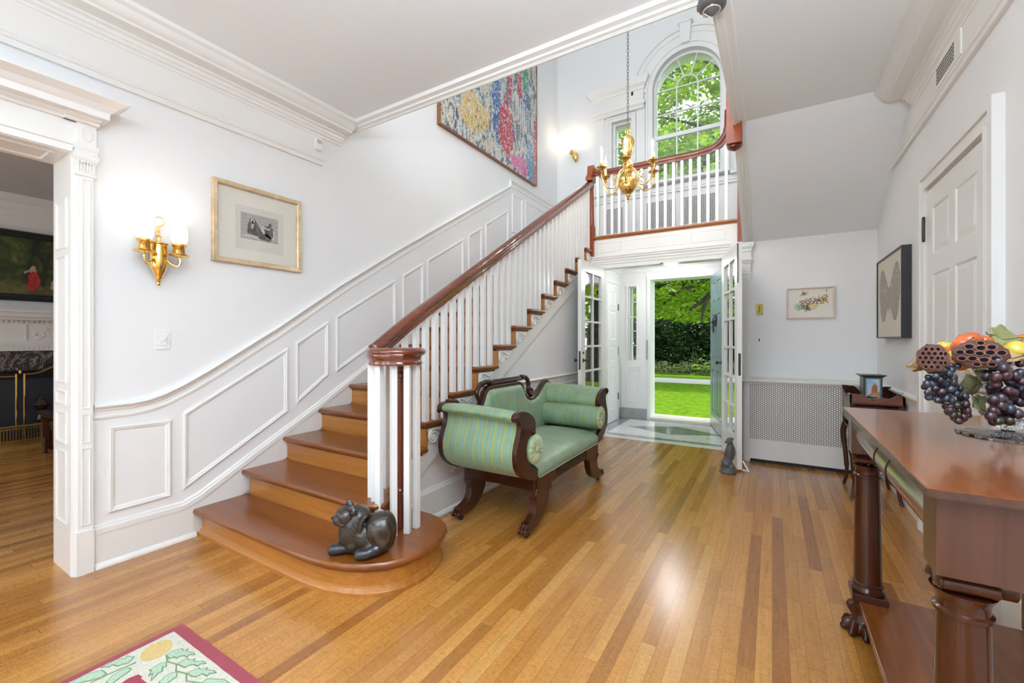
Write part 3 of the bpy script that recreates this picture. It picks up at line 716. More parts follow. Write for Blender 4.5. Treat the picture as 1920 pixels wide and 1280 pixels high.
# strike plate and a long bolt handle on the door frame
tag(MB().box(-2.168, -2.164, 6.955, 6.99, 1.05, 1.20).build('strike_plate', M_steel), 'steel strike plate on the frame beside the white vestibule door', 'latch')
mb = MB(); mb.box(-1.765, -1.74, YV-.036, YV-.030, .98, 1.30); o = mb.build('latch_guard', M_steel); tag(o, 'narrow steel latch guard on the post between sidelight and front door', 'latch')
# tall door in the right wall
mb = MB()
for a, b, d in ((0, .10, .034), (.075, .125, .045), (0, .018, .040)):
    mb.box(XR-d, XR, 2.83+(.125-b), 2.83+(.125-a), 0, 2.43-(.125-b)); mb.box(XR-d, XR, 4.02-(.125-a), 4.02-(.125-b), 0, 2.43-(.125-b)); mb.box(XR-d, XR, 2.83+(.125-b), 4.02-(.125-b), 2.305+a, 2.305+b)
for k in range(3): mb.box(XR-.039, XR, 2.87+k*.024, 2.876+k*.024, 0, 2.36-k*.02); mb.box(XR-.039, XR, 3.975-k*.024, 3.981-k*.024, 0, 2.36-k*.02)
ST(mb, 'trim_19', M_trim)
W5 = .93
d5, xf = panel_door('door_5', (.892, 3.885), math.radians(-90), W5, 2.275, [(x0, x1, z0, z1) for x0, x1 in ((.11, .42), (.51, .82)) for z0, z1 in ((.22, .82), (.98, 1.72), (1.84, 2.15))], M_trim, t=.02, z0=.01, deep=.007)
hg = MB()
for z in (.25, 1.97): hg.lathe([(.004, z-.012), (.010, z-.008), (.006, z), (.009, z), (.009, z+.145), (.006, z+.145), (.010, z+.153), (.004, z+.157)], (.866, 3.895, 0), 12)
hg.build('hinge', M_iron, d5, smooth=True)
knob(d5, (.880, 3.05, 1.075), (-1, 0, 0), .027, M_brass)
MB().tube([(.881, 3.05, 1.0), (.873, 3.05, .995), (.868, 3.05, .965)], [.010, .012, .008], 10).build('keyhole_cover', M_iron, d5)
# ================================================================== STAIRCASE
RISE, RUN, Y0, XS = .18, .308, 1.352, -2.084
stair = thing('staircase', 'oak staircase with white square balusters and mahogany handrail rising along the left wall', 'staircase', (-2.7, 3.4, 0))
def zn(y): return RISE+(y-Y0)*RISE/RUN
NOSE = [(.040, -.058), (.030, -.052), (.026, -.040), (.010, -.034), (.002, -.026), (0, -.017), (.002, -.008), (.009, 0)]
def arcpts(cx, cy, r, a0, a1, n): return [(cx+r*math.cos(math.radians(a0+(a1-a0)*i/n)), cy+r*math.sin(math.radians(a0+(a1-a0)*i/n))) for i in range(n+1)]
o1 = [(XL-.0, Y0), (-2.45, Y0), (-2.2, Y0+.001), (-2.07, Y0+.006), (-1.95, Y0+.022), (-1.84, Y0+.055), (-1.745, Y0+.105), (-1.665, Y0+.175), (-1.61, Y0+.265), (-1.588, Y0+.37), (-1.592, Y0+.47), (-1.62, Y0+.57), (-1.665, Y0+.655), (-1.73, Y0+.715), (-1.81, Y0+.755), (-1.90, Y0+.772), (-2.02, Y0+.77), (XL, Y0+.77)]
o2 = [(XL, Y0+RUN), (-2.35, Y0+RUN), (-2.17, Y0+RUN-.004), (-2.08, Y0+RUN-.002), (-2.0, Y0+RUN+.012), (-1.945, Y0+RUN+.04), (-1.912, Y0+RUN+.09), (-1.925, Y0+RUN+.14), (-1.965, Y0+RUN+.18), (-2.02, Y0+RUN+.22), (-2.06, Y0+RUN+.28), (-2.07, Y0+RUN+.36), (XL, Y0+RUN+.36)]
def rdt(poly, z, name='tread'):
    MB().loft(poly, [(a, z+b) for a, b in NOSE], lambda x, y, t: (x, y, t), True, True).build(name, M_oak, stair, smooth=True, ang=40)
rdt(o1, RISE); rdt(o2, 2*RISE)
for k in range(3, 15):
    y = Y0+RUN*(k-1)
    rdt([(XL-.02, y), (XS, y), (XS, y+RUN+.03), (XL-.02, y+RUN+.03)], k*RISE)
# risers; the first two bend round with their treads
MB().loft(o1, [(.026, 0), (.026, .020), (.030, .026), (.032, .034), (.036, .040), (.037, .046), (.042, .05), (.042, .14)], lambda x, y, t: (x, y, t), True, True).build('riser', M_oak_r, stair, smooth=True, ang=30)
MB().loft(o2, [(.040, RISE), (.040, 2*RISE-.045)], lambda x, y, t: (x, y, t), True, True).build('riser', M_oak_r, stair, smooth=True, ang=30)
for k in range(3, 16):
    y = Y0+RUN*(k-1)+.036
    MB().box(XL, -2.112, y, y+.02, (k-1)*RISE-.01, k*RISE-.05).build('riser', M_oak_r, stair)
# side string: white saw-tooth board, panelled wall below
pts = []
for k in range(2, 15):
    y = Y0+RUN*(k-1)+.045
    pts += [(y, (k-1)*RISE-.02), (y, k*RISE-.045)]
pts += [(YB-.02, 14*RISE-.045), (YB-.02, 14*RISE-.26)]
pts += [(Y0+RUN*2.2, RISE*2.2-.18), (Y0+RUN*1.3, .0), (Y0+RUN+.045, 0)]
MB().prism(pts, 'x', -2.150, -2.118).build('string', M_trim, stair)
mb = MB()
mb.prism([(Y0+.5, 0), (YB-.02, 0), (YB-.02, 14*RISE-.2), (Y0+.72, .24)], 'x', -2.165, -2.140)
mb.build('side_wall', M_wall, stair)
mb = MB()
k_ = RISE/RUN; off = -.30
def ln(y, o=0): return zn(y)+off+o
yz_run(mb, [(Y0+.62, ln(Y0+.62)), (YB-.02, ln(YB-.02))], [(0, -.03), (.014, -.03), (.020, -.022), (.012, -.010), (.016, .004), (.022, .012), (.0, .02)], -2.140)
yz_run(mb, [(2.05, .20), (YB-.02, .20)], [(0, -.2), (.022, -.2), (.022, 0), (.014, .012), (.008, .026), (0, .03)], -2.140)
mb.rings([[(-2.140+a, y, b) for a, b in ((.0, 0), (.042, 0), (.040, .012), (.030, .026), (.022, .03), (0, .03))] for y in (2.05, YB-.02)])
yz_run(mb, [(3.05, .885), (YB-.02, .885)], [(0, -.07), (.008, -.07), (.010, -.03), (.022, -.012), (.032, 0), (.01, .01), (0, .01)], -2.140)
mb.loft([(2.62, .28), (3.36, .28), (3.36, .63)], [(0, 0), (0, .012), (.012, .014), (.02, .004), (.024, 0)], lambda a, b, t: (-2.140+t, a, b), False, False)
mb.loft([(3.46, .28), (5.4, .28), (5.4, .80), (3.75, .80), (3.46, .70)], [(0, 0), (0, .012), (.012, .014), (.02, .004), (.024, 0)], lambda a, b, t: (-2.140+t, a, b), False, False)
mb.build('side_moulding', M_trim, stair)
# carved scroll bracket under each tread end
def spiral(cy, cz, r0, r1, turns, a0, n=36):
    return [(cy+(r0+(r1-r0)*i/n)*math.cos(a0+turns*2*PI*i/n), cz+(r0+(r1-r0)*i/n)*math.sin(a0+turns*2*PI*i/n)) for i in range(n+1)]
for k in range(2, 15):
    y = Y0+RUN*(k-1)+.05; z = k*RISE-.058; x = -2.111
    mb = MB()
    if k == 2:
        mb.tube([(x, a, b) for a, b in spiral(y+.26, z-.04, .028, .004, 1.6, 0)], .006, 6); mb.box(-2.118, -2.112, y+.02, y+.25, z-.03, z)
    else:
        mb.tube([(x, a, b) for a, b in spiral(y+.062, z-.058, .052, .006, 2.3, PI/2)], [.0105-.006*i/36 for i in range(37)], 7)
        mb.ell((x, y+.062, z-.058), (.006, .012, .012), n=8, m=6)
        mb.tube([(x, y+.062, z-.006), (x, y+.11, z-.012), (x, y+.15, z-.035), (x, y+.185, z-.028), (x, y+.225, z-.012), (x, y+.25, z-.024)], [.008, .008, .007, .007, .006, .003], 7)
        for q, a in ((.15, -.6), (.175, -1.1), (.20, -.4)): mb.ell((x, y+q, z-.04), (.004, .016, .007), Matrix.Rotation(a, 3, 'X'), n=8, m=6)
        mb.tube([(x, y+.115, z-.06), (x, y+.155, z-.065), (x, y+.20, z-.045), (x, y+.245, z-.02)], [.004, .006, .006, .003], 6)
    mb.build('scroll_bracket', M_trim, stair, smooth=True)
# handrail and its volute
VC = (-1.938, 1.862); ZR = 1.207
rp_ = [(-.030, -.050), (.030, -.050), (.033, -.038), (.028, -.030), (.032, -.018), (.040, -.008), (.042, .010), (.036, .026), (.022, .040), (0, .047), (-.022, .040), (-.036, .026), (-.042, .010), (-.040, -.008), (-.032, -.018), (-.028, -.030), (-.033, -.038)]
path = []; XRl = -2.118
for t in np.linspace(0, 1, 5): path.append((XRl, 5.60-(5.60-2.45)*t, zn(5.60-(5.60-2.45)*t)+.785))
for y in (2.35, 2.25, 2.15, 2.07, 2.0, 1.94, 1.90, 1.862, 1.82):
    a = max(0, (2.30-y)/.48); d = zn(y)+.785-ZR
    path.append((XRl+.05*a*a, y, ZR+(d+math.sqrt(d*d+.0016))/2))
for a in range(195, 331, 15): path.append((VC[0]+.134*math.cos(math.radians(a)), VC[1]+.134*math.sin(math.radians(a)), ZR))
MB().sweep(rp_, [path[0]]+path[1:], scale=None).build('handrail', M_mah, stair, smooth=True, ang=50)
MB().lathe([(.0, 1.157), (.150, 1.157), (.156, 1.163), (.158, 1.172), (.150, 1.180), (.149, 1.196), (.153, 1.208), (.166, 1.214), (.176, 1.226), (.178, 1.238), (.170, 1.250), (.155, 1.256), (0, 1.257)], (VC[0], VC[1], 0), 48, cap=False).build('handrail_volute', wood('mahogany_volute', (.08, .013, .005), (.18, .030, .009), 'x', .15, .9), stair, smooth=True, ang=50)
# newels
MB().lathe([(.031, RISE), (.031, .36), (.036, .37), (.036, .385), (.029, .39), (.029, .40), (.034, .408), (.027, .42), (.027, .44), (.022, 1.06), (.022, 1.075), (.027, 1.08), (.022, 1.09), (.022, 1.10), (.027, 1.107), (.022, 1.115), (.021, 1.125), (.027, 1.135), (.029, 1.158)], (-1.914, 1.867, 0), 24).build('newel_post', M_mahz, stair, smooth=True)
def square(mb, x, y, z0, z1, s=.033, rot=0):
    h = s/2; c, q = math.cos(rot), math.sin(rot)
    P = [(x+c*a-q*b, y+q*a+c*b) for a, b in ((-h, -h), (h, -h), (h, h), (-h, h))]
    mb.rings([[(a, b, z0) for a, b in P], [(a, b, z1) for a, b in P]])
# balusters: three to a tread
for k in range(4, 15):
    for j in range(3):
        y = Y0+RUN*(k-1)+.046+.1027*j
        mb = MB(); square(mb, -2.128, y, k*RISE, zn(y)+.785-.045 if y > 2.45 else zn(y)+.75, .038); mb.build('baluster', M_white, stair)
for (x, y, z, r) in ((-2.128, 2.015, .54, 0), (-2.128, 2.12, .54, 0), (-2.128, 2.225, .54, 0), (-2.115, 1.94, .36, .1), (-2.066, 1.785, .36, .3), (-2.003, 1.751, .36, .7),
                     (-1.945, 1.735, .18, .2), (-1.867, 1.771, .18, 1.1), (-1.823, 1.838, .18, .4), (-1.830, 1.917, .18, .1)):
    mb = MB(); square(mb, x, y, z, 1.165 if y < 2.0 else zn(y)+.80, .034, r); mb.build('baluster', M_white, stair)

# landing balustrade
lb = thing('landing_balustrade', 'landing balustrade with white balusters and rising mahogany rail above the double doors', 'balustrade', (-1.2, 5.6, LAND))
mb = MB(); mb.rings([[(x, YB-.018+a, b) for a, b in ((.0, 2.655), (-.012, 2.655), (-.016, 2.668), (-.03, 2.672), (-.036, 2.684), (-.034, 2.695), (-.026, 2.70), (.12, 2.70), (.12, 2.655))] for x in (-2.07, -.35)])
mb.build('floor_nosing', wood('oak_nosing', (.26, .075, .014), (.42, .14, .03), 'x', .3, .4), lb, smooth=True)
ny = YB-.02
nw = MB(); square(nw, -2.112, ny, 2.43, 2.84, .078); nw.lathe([(.036, 2.84), (.042, 2.85), (.042, 2.865), (.030, 2.875), (.034, 2.885), (.033, 2.95), (.026, 3.36), (.026, 3.375), (.034, 3.385), (.026, 3.395), (.026, 3.42), (.036, 3.43), (.040, 3.452)], (-2.112, ny, 0), 20)
nw.prism([(ny-.10, 3.45), (ny+.05, 3.45), (ny+.055, 3.50), (ny+.05, 3.64), (ny+.02, 3.675), (ny-.03, 3.675), (ny-.06, 3.655), (ny-.068, 3.60), (ny-.078, 3.54), (ny-.13, 3.49), (ny-.135, 3.44)], 'x', -2.150, -2.074)
nw.build('newel_post', M_orange, lb, smooth=True, ang=30)
rl = [(-2.09, ny, 3.60), (-2.0, ny, 3.555), (-1.85, ny, 3.545), (-.80, ny, 3.545), (-.62, ny, 3.56), (-.53, ny, 3.61), (-.465, ny, 3.70), (-.44, ny, 3.80), (-.436, ny, 3.98)]
prr = [(a*.95, b*.95) for a, b in rp_]
mb = MB()
ring = []
for i, p in enumerate(rl):
    q0 = Vector(rl[max(i-1, 0)]); q1 = Vector(rl[min(i+1, len(rl)-1)]); t = (q1-q0).normalized(); nrm = Vector((-t.z, 0, t.x))
    ring.append([Vector(p)+Vector((0, -1, 0))*a+nrm*b for a, b in prr])
mb.rings(ring); mb.build('handrail', wood('mahogany_rail_x', (.10, .016, .005), (.24, .040, .011), 'x', .2, .6), lb, smooth=True, ang=50)
nw = MB(); square(nw, -.293, ny, 2.43, 4.15, .10); nw.build('newel_post', M_orange, lb)
for i in range(17):
    x = -2.02+i*.0975
    zt = 3.51 if x < -.6 else 3.54
    mb = MB(); square(mb, x, ny, LAND, zt, .034); mb.build('baluster', M_white, lb)
# newel drops below the ceiling edge
nd = thing('newel_drop', 'cherry newel bottom with a turned pendant where the upper flight meets the ceiling', 'newel', (-.28, 4.2, 2.9))
mb = MB(); square(mb, -.283, 4.22, 3.0, 4.3, .122, .0); mb.build('block', M_orange, nd, bevel=.003)
MB().lathe([(.045, 3.0), (.05, 2.995), (.056, 2.985), (.056, 2.975), (.045, 2.967), (.03, 2.96), (.012, 2.95), (.0, 2.948)], (-.283, 4.22, 0), 24, cap=False).build('pendant', M_mahz, nd, smooth=True)
nd = thing('newel_drop', 'dark turned pendant hanging at the ceiling corner above the chandelier chain', 'newel', (-.29, 2.56, 3.1))
mb = MB(); mb.lathe([(.075, 3.20), (.075, 3.13), (.072, 3.122), (.060, 3.112), (.048, 3.108), (.046, 3.104), (.040, 3.106), (.036, 3.100), (.022, 3.090), (.014, 3.082), (.0, 3.078)], (-.285, 2.585, 0), 32, cap=False)
mb.build('pendant', plain('dark_lacquer', (.09, .08, .078), .25, .08, 10, coat=.6), nd, smooth=True)
MB().tube([(-.285+.043*math.cos(a*PI/16), 2.585+.043*math.sin(a*PI/16), 3.105) for a in range(32)], .003, 6, loop=True).build('bead', M_white, nd)
# ================================================================== SETTEE
M_sx = stripes('striped_satin_across', 'x'); M_sy = stripes('striped_satin_along', 'y', 1.05); M_sb = stripes('striped_satin_bolster', 'x', .85)
M_pip = plain('green_piping', (.30, .40, .22), .5)
set_ = thing('settee', 'green and gold striped settee with dark scrolled mahogany frame beside the stairs', 'sofa', (-1.66, 3.165, 0))
YC = 3.165
def mir(p): return [(2*YC-a, b) for a, b in p]
FR = [(2.33, .847), (2.305, .838), (2.288, .818), (2.292, .796), (2.312, .783), (2.335, .784), (2.352, .772), (2.356, .75), (2.343, .70), (2.318, .65), (2.302, .60), (2.30, .55), (2.312, .50), (2.345, .455), (2.40, .415), (2.47, .385), (2.56, .362), (2.60, .362),
      (2.60, .43), (2.54, .45), (2.484, .475), (2.45, .51), (2.433, .55), (2.43, .60), (2.447, .648), (2.475, .672), (2.50, .674), (2.52, .666), (2.545, .682), (2.558, .71), (2.557, .745), (2.54, .778), (2.504, .806), (2.46, .828), (2.415, .843), (2.37, .850)]
for side in (0, 1):
    P = mir(FR) if side else FR
    for x0, x1, dz in ((-1.392, -1.356, 0), (-1.992, -1.955, .022)):
        mb = MB(); mb.prism([(a, b+dz*max(0, (b-.4)/.45)) for a, b in P], 'x', x0, x1)
        for cy, cz in ((2.316, .815), (2.522, .693)):
            cy = 2*YC-cy if side else cy
            for r, t in ((.022, .006), (.014, .010), (.006, .013)):
                x = x1 if x0 > -1.5 else x0; s = 1 if x0 > -1.5 else -1
                mb.lathe([(r, x), (r, x+s*t)], (0, cy, cz), 14, 'x')
        mb.build('arm_frame', M_dark, set_, smooth=True, ang=30, bevel=.004)
    Q = offset(P, .007); R = []
    for i in range(13):
        t = i/12; x = -1.955+(.563)*t; b = .016*math.sin(PI*t)
        R.append([(x, a+(b*.6 if side else -b*.6)*(1 if q < .5 else .7), z+(.02*(1-t)+b*.6)*max(0, (z-.42)/.42)) for q, (a, z) in enumerate(Q)])
    mb = MB(); mb.rings(R, True, True); mb.build('arm_upholstery', M_sx, set_, smooth=True, ang=50)
    # piped roll under the scroll
    yy = 2.352; yy = 2*YC-yy if side else yy
    MB().tube([(-1.955+.56*i/8, yy+(.004 if side else -.004)*math.sin(PI*i/8), .781+.02*(1-i/8)) for i in range(9)], .006, 6).build('piping', M_pip, set_, smooth=True)
# seat
R = []
for i in range(25):
    t = i/24; y = 2.585+1.16*t; c = .022*math.sin(PI*t)
    R.append([(-1.94, y, .365), (-1.362, y, .366), (-1.352, y, .385), (-1.350, y, .415), (-1.360, y, .438), (-1.39, y, .456+c*.3), (-1.48, y, .474+c*.8), (-1.62, y, .482+c), (-1.78, y, .482+c), (-1.94, y, .47+c*.7)])
MB().rings(R).build('seat', M_sy, set_, smooth=True, ang=60)
MB().tube([(-1.350, 2.60+1.13*i/6, .372) for i in range(7)], .004, 6).build('piping', M_pip, set_)
# back: upholstered panel with raised centre, rail and swan-neck crest
top = [(2.36, .868), (2.43, .862), (2.50, .80), (2.57, .760), (2.66, .752), (2.73, .778), (2.775, .83), (2.80, .885), (2.835, .915), (2.88, .920), (3.31, .920), (3.345, .912), (3.375, .885), (3.41, .82), (3.46, .775), (3.52, .752), (3.60, .756), (3.685, .785), (3.76, .835), (3.83, .885), (3.90, .893)]
fab = [(2.50, .44), (2.44, .56)]+[(a+.0, b-.012) for a, b in top]+[(3.90, .56), (3.84, .44)]
mb = MB(); mb.rings([[(-1.975, a, b) for a, b in fab], [(-1.925, a, b) for a, b in fab], [(-1.905, a, b) for a, b in offset(fab, .022)], [(-1.897, a, b) for a, b in offset(fab, .05)]])
mb.build('back_upholstery', M_sy, set_, smooth=True, ang=60)
mb = MB(); yz_run(mb, top, [(-.018, -.020), (.030, -.020), (.036, -.012), (.036, .010), (.030, .016), (-.012, .018), (-.018, .010)], -1.96); mb.build('back_rail', M_dark, set_, smooth=True)
mb = MB(); n = 40
for x0 in (0,):
    R = []
    for y in (2.905, 3.40):
        R.append([(-1.962+(.019+.0025*(k % 2))*math.cos(2*PI*k/n), y, .957+(.019+.0025*(k % 2))*math.sin(2*PI*k/n)) for k in range(n)])
    mb.rings(R)
mb.build('crest_roll', M_dark, set_)
def curve(P, n=6):
    out = []
    P = [Vector(p) for p in P]
    for i in range(len(P)-1):
        a, b, c, d = P[max(i-1, 0)], P[i], P[i+1], P[min(i+2, len(P)-1)]
        for j in range(n):
            t = j/n; out.append(.5*((2*b)+(c-a)*t+(2*a-5*b+4*c-d)*t*t+(3*b-a-3*c+d)*t**3))
    out.append(P[-1]); return out
for P in ([(2.905, .957), (2.84, .966), (2.765, .945), (2.718, .895), (2.735, .845), (2.775, .795)], [(3.40, .960), (3.46, .963), (3.52, .935), (3.545, .885), (3.535, .835), (3.555, .795), (3.60, .79), (3.612, .825), (3.59, .84)]):
    c = curve([(-1.962, a, b) for a, b in P]); m = len(c)
    mb = MB(); mb.tube(c, [.023-.010*(i/m) for i in range(m)], 12)
    for q in (0, 1, m//3): mb.tube([c[q], c[q+1]], .026 if q < 2 else .023, 12)
    mb.build('swan_neck', M_dark, set_, smooth=True)
# rails
mb = MB(); mb.box(-1.392, -1.366, 2.58, 3.75, .285, .362)
for z in (.292, .305, .318, .331, .344): mb.tube([(-1.364, 2.86, z), (-1.364, 3.47, z)], .0058, 8)
mb.box(-1.392, -1.354, 2.58, 2.86, .283, .362); mb.box(-1.392, -1.354, 3.47, 3.75, .283, .362)
mb.build('front_rail', M_dark, set_, bevel=.002)
for y0, y1 in ((2.55, 2.59), (3.74, 3.78)):
    MB().prism([(-1.955, .37), (-1.365, .37), (-1.365, .262), (-1.45, .285), (-1.66, .292), (-1.87, .285), (-1.955, .262)], 'y', y0, y1).build('side_rail', M_dark, set_, bevel=.003)
MB().box(-1.965, -1.94, 2.58, 3.75, .30, .37).build('rear_rail', M_dark, set_)
LG = [(2.583, .30), (2.775, .30), (2.772, .24), (2.755, .175), (2.715, .115), (2.66, .075), (2.60, .048), (2.52, .036), (2.455, .040), (2.435, .065), (2.452, .098), (2.505, .112), (2.55, .135), (2.572, .17), (2.576, .215), (2.560, .245), (2.565, .275)]
for side in (0, 1):
    for xa, xb in ((-1.415, -1.360), (-1.960, -1.905)):
        P = mir(LG) if side else LG; s = -1 if side else 1
        Y = lambda y: 2*YC-y if side else y
        mb = MB(); mb.prism(P, 'x', xa, xb)
        for cy, cz in ((2.575, .262), (2.783, .262)):
            mb.lathe([(.020, xa-.004), (.020, xb+.004), (.012, xb+.008), (.004, xb+.01)], (0, Y(cy), cz), 12, 'x')
        lg = mb.build('leg', M_darkz, set_, smooth=True, ang=30, bevel=.004)
        mb = MB()
        for i, xx in enumerate((xa+.004, (xa+xb)/2, xb-.004)):
            mb.ell((xx, Y(2.452), .084), (.013, .024, .018), n=10, m=7); mb.ell((xx, Y(2.428), .056), (.013, .020, .019), n=10, m=7)
        mb.build('paw_foot', M_darkz, lg, smooth=True)
        mb = MB(); mb.tube([((xa+xb)/2, Y(2.482), .045), ((xa+xb)/2, Y(2.482), .024)], .009, 8); mb.lathe([(.019, (xa+xb)/2-.010), (.019, (xa+xb)/2+.010)], (0, Y(2.482), .0195), 14, 'x')
        mb.build('caster', M_iron, lg, smooth=True)
# bolsters
for (cy, cz, r, lab) in ((2.535, .578, .100, 'striped bolster cushion at the near end of the settee, its buttoned round end showing whole'), (3.80, .592, .104, 'striped bolster cushion at the far end of the settee, under the far scrolled arm')):
    bo = thing('bolster_cushion', lab, 'cushion', (-1.63, cy, cz-r), 0, 'striped bolsters on the settee')
    mb = MB(); prof = [(r*.93, -1.925), (r, -1.90), (r*1.015, -1.75), (r*1.02, -1.62), (r*1.015, -1.50), (r, -1.365), (r*.97, -1.348)]
    mb.lathe(prof, (0, cy, cz), 32, 'x'); mb.build('cover', M_sb, bo, smooth=True, ang=60)
    n = 56; R = []
    for rr, x, am in ((.97, -1.348, 0), (.9, -1.338, .003), (.6, -1.330, .006), (.3, -1.336, .005), (.2, -1.340, .002)):
        R.append([(x+am*math.cos(k*PI/2), cy+r*rr*math.cos(2*PI*k/n), cz+r*rr*math.sin(2*PI*k/n)) for k in range(n)])
    mb = MB(); mb.rings(R, False, True); mb.build('pleated_end', plain('green_satin', (.36, .44, .24), .4, .15, 40, sheen=.3), bo, smooth=True, ang=80)
    mb = MB(); mb.ell((-1.334, cy, cz), (.012, r*.24, r*.24)); mb.build('button', plain('green_button', (.34, .44, .26), .4), bo, smooth=True)
    MB().tube([(-1.347, cy+r*.985*math.cos(a*PI/20), cz+r*.985*math.sin(a*PI/20)) for a in range(40)], .0035, 6, loop=True).build('piping', M_pip, bo, smooth=True)

# ================================================================== DOG SCULPTURE on the first tread
def bands(name, dark, light, scale, rot=(0, 0, 0)):
    m, N, L, b = newmat(name); setp(b, dark, .33, coat=.2)
    g = N.new('ShaderNodeTexCoord'); mp = N.new('ShaderNodeMapping'); mp.inputs['Rotation'].default_value = rot; L.new(g.outputs['Object'], mp.inputs[0])
    wv = N.new('ShaderNodeTexWave'); wv.inputs['Scale'].default_value = scale; wv.inputs['Distortion'].default_value = 3; wv.inputs['Detail'].default_value = 2; wv.inputs['Detail Scale'].default_value = 1.2
    L.new(mp.outputs[0], wv.inputs['Vector']); r = ramp(N, [(.55, dark), (.9, light)]); L.new(wv.outputs['Fac'], r.inputs[0]); L.new(r.outputs[0], b.inputs['Base Color'])
    return m
M_dog = bands('dark_striped_stone', (.011, .011, .012), (.055, .032, .014), 24, (0, .6, .4))
dog = thing('dog_sculpture', 'polished dark carved dog lying on the lowest stair tread', 'sculpture', (-1.860, 1.555, RISE), CAM_TH)
E_ = lambda mb, c, r, rot=None: mb.ell(c, r, rot, n=20, m=12)
Ry = lambda a: Matrix.Rotation(math.radians(a), 3, 'Y')
mb = MB(); E_(mb, (-.050, 0, .125), (.078, .080, .125), Ry(14)); E_(mb, (-.045, 0, .055), (.062, .075, .060)); E_(mb, (.02, 0, .09), (.085, .085, .085)); E_(mb, (.05, 0, .05), (.10, .085, .052)); E_(mb, (-.02, 0, .185), (.055, .062, .055))
mb.build('body', M_dog, dog, local=True, remesh=.0045)
M_paw = plain('dark_stone', (.018, .017, .021), .3, .1, 20, coat=.2)
mb = MB()
for pts in ([(-.150, -.045, .030), (-.10, -.040, .034), (-.03, -.03, .05)], [(.005, -.092, .028), (.05, -.088, .032), (.10, -.06, .05)], [(-.140, .05, .030), (-.08, .045, .034), (-.02, .03, .05)]):
    mb.tube(curve(pts), [.028]*5+[.026]*4+[.032]*4, 16); E_(mb, pts[0], (.022, .030, .029))
mb.build('paws', M_paw, dog, local=True, remesh=.004)
mb = MB(); E_(mb, (.088, -.015, .125), (.074, .082, .092), Ry(-6)); E_(mb, (.118, -.01, .118), (.058, .078, .100)); E_(mb, (.10, -.01, .07), (.068, .08, .066)); mb.build('haunch', bands('dark_striped_stone_haunch', (.012, .011, .011), (.055, .030, .012), 16, (0, .2, 1.2)), dog, local=True, remesh=.0045)
mb = MB(); mb.tube([(.052-.050*math.cos(t)*1.0, -.060-.012*math.sin(t), .125+.096*math.sin(t)) for t in [-1.15+2.5*i/18 for i in range(19)]], [.008+.007*math.sin(PI*i/18) for i in range(19)], 12); mb.build('tail', M_dog, dog, local=True, smooth=True)
mb = MB()
E_(mb, (-.082, -.03, .205), (.052, .056, .046), Ry(18)); E_(mb, (-.116, -.050, .190), (.030, .034, .028)); E_(mb, (-.098, -.04, .168), (.036, .040, .018), Ry(12)); E_(mb, (-.104, -.042, .222), (.026, .034, .018), Ry(25))
for x, y in ((-.086, .012), (-.040, -.068)): E_(mb, (x, y, .250), (.020, .010, .022), Ry(15)); E_(mb, (x+.008, y, .238), (.022, .016, .020))
E_(mb, (-.110, -.066, .180), (.022, .016, .018)); E_(mb, (-.125, -.030, .182), (.018, .016, .018))
mb.build('head', plain('dark_brown_stone', (.030, .021, .019), .32, .15, 20, coat=.25), dog, local=True, remesh=.0035)
mb = MB(); E_(mb, (-.112, -.072, .214), (.006, .006, .004)); E_(mb, (-.132, -.028, .212), (.006, .006, .004)); E_(mb, (-.142, -.056, .200), (.009, .011, .008)); E_(mb, (-.040, -.080, .246), (.010, .004, .010)); E_(mb, (-.090, .003, .250), (.010, .004, .010)); mb.build('eyes_and_nose', M_soot_black, dog, local=True, smooth=True)

# ================================================================== PARROT DOORSTOP
M_stone = mottled('dark_cast_stone', [(.3, (.035, .035, .035)), (.6, (.10, .10, .10)), (.75, (.28, .27, .26))], 28, .6)
par = thing('parrot_doorstop', 'dark grey cast parrot doorstop standing against the right glazed door', 'doorstop', (-.375, 4.72, 0), CAM_TH)
mb = MB(); mb.lathe([(.075, 0), (.078, .012), (.066, .02), (.06, .035), (.05, .05), (.045, .10), (.036, .12)], (0, 0, 0), 18)
for a, z in ((0, .06), (1.4, .08), (2.6, .055), (4.0, .09), (5.2, .07)): E_(mb, (.045*math.cos(a), .04*math.sin(a), z), (.022, .022, .025))
E_(mb, (.012, 0, .19), (.042, .042, .085), Ry(12)); E_(mb, (.022, 0, .25), (.034, .034, .05), Ry(10)); E_(mb, (.015, 0, .305), (.030, .028, .030)); E_(mb, (-.016, 0, .305), (.014, .010, .012)); E_(mb, (-.024, 0, .294), (.007, .008, .012))
for i in range(5): E_(mb, (.0+.012*i, 0, .335-.003*abs(i-2)), (.010, .012, .012), Ry(i*18-20))
E_(mb, (-.02, .0, .13), (.026, .03, .07), Ry(22)); E_(mb, (.045, -.005, .19), (.018, .04, .07), Ry(8)); E_(mb, (-.045, 0, .085), (.014, .02, .05), Ry(-14))
mb.build('figure', M_stone, par, local=True, remesh=.0045)

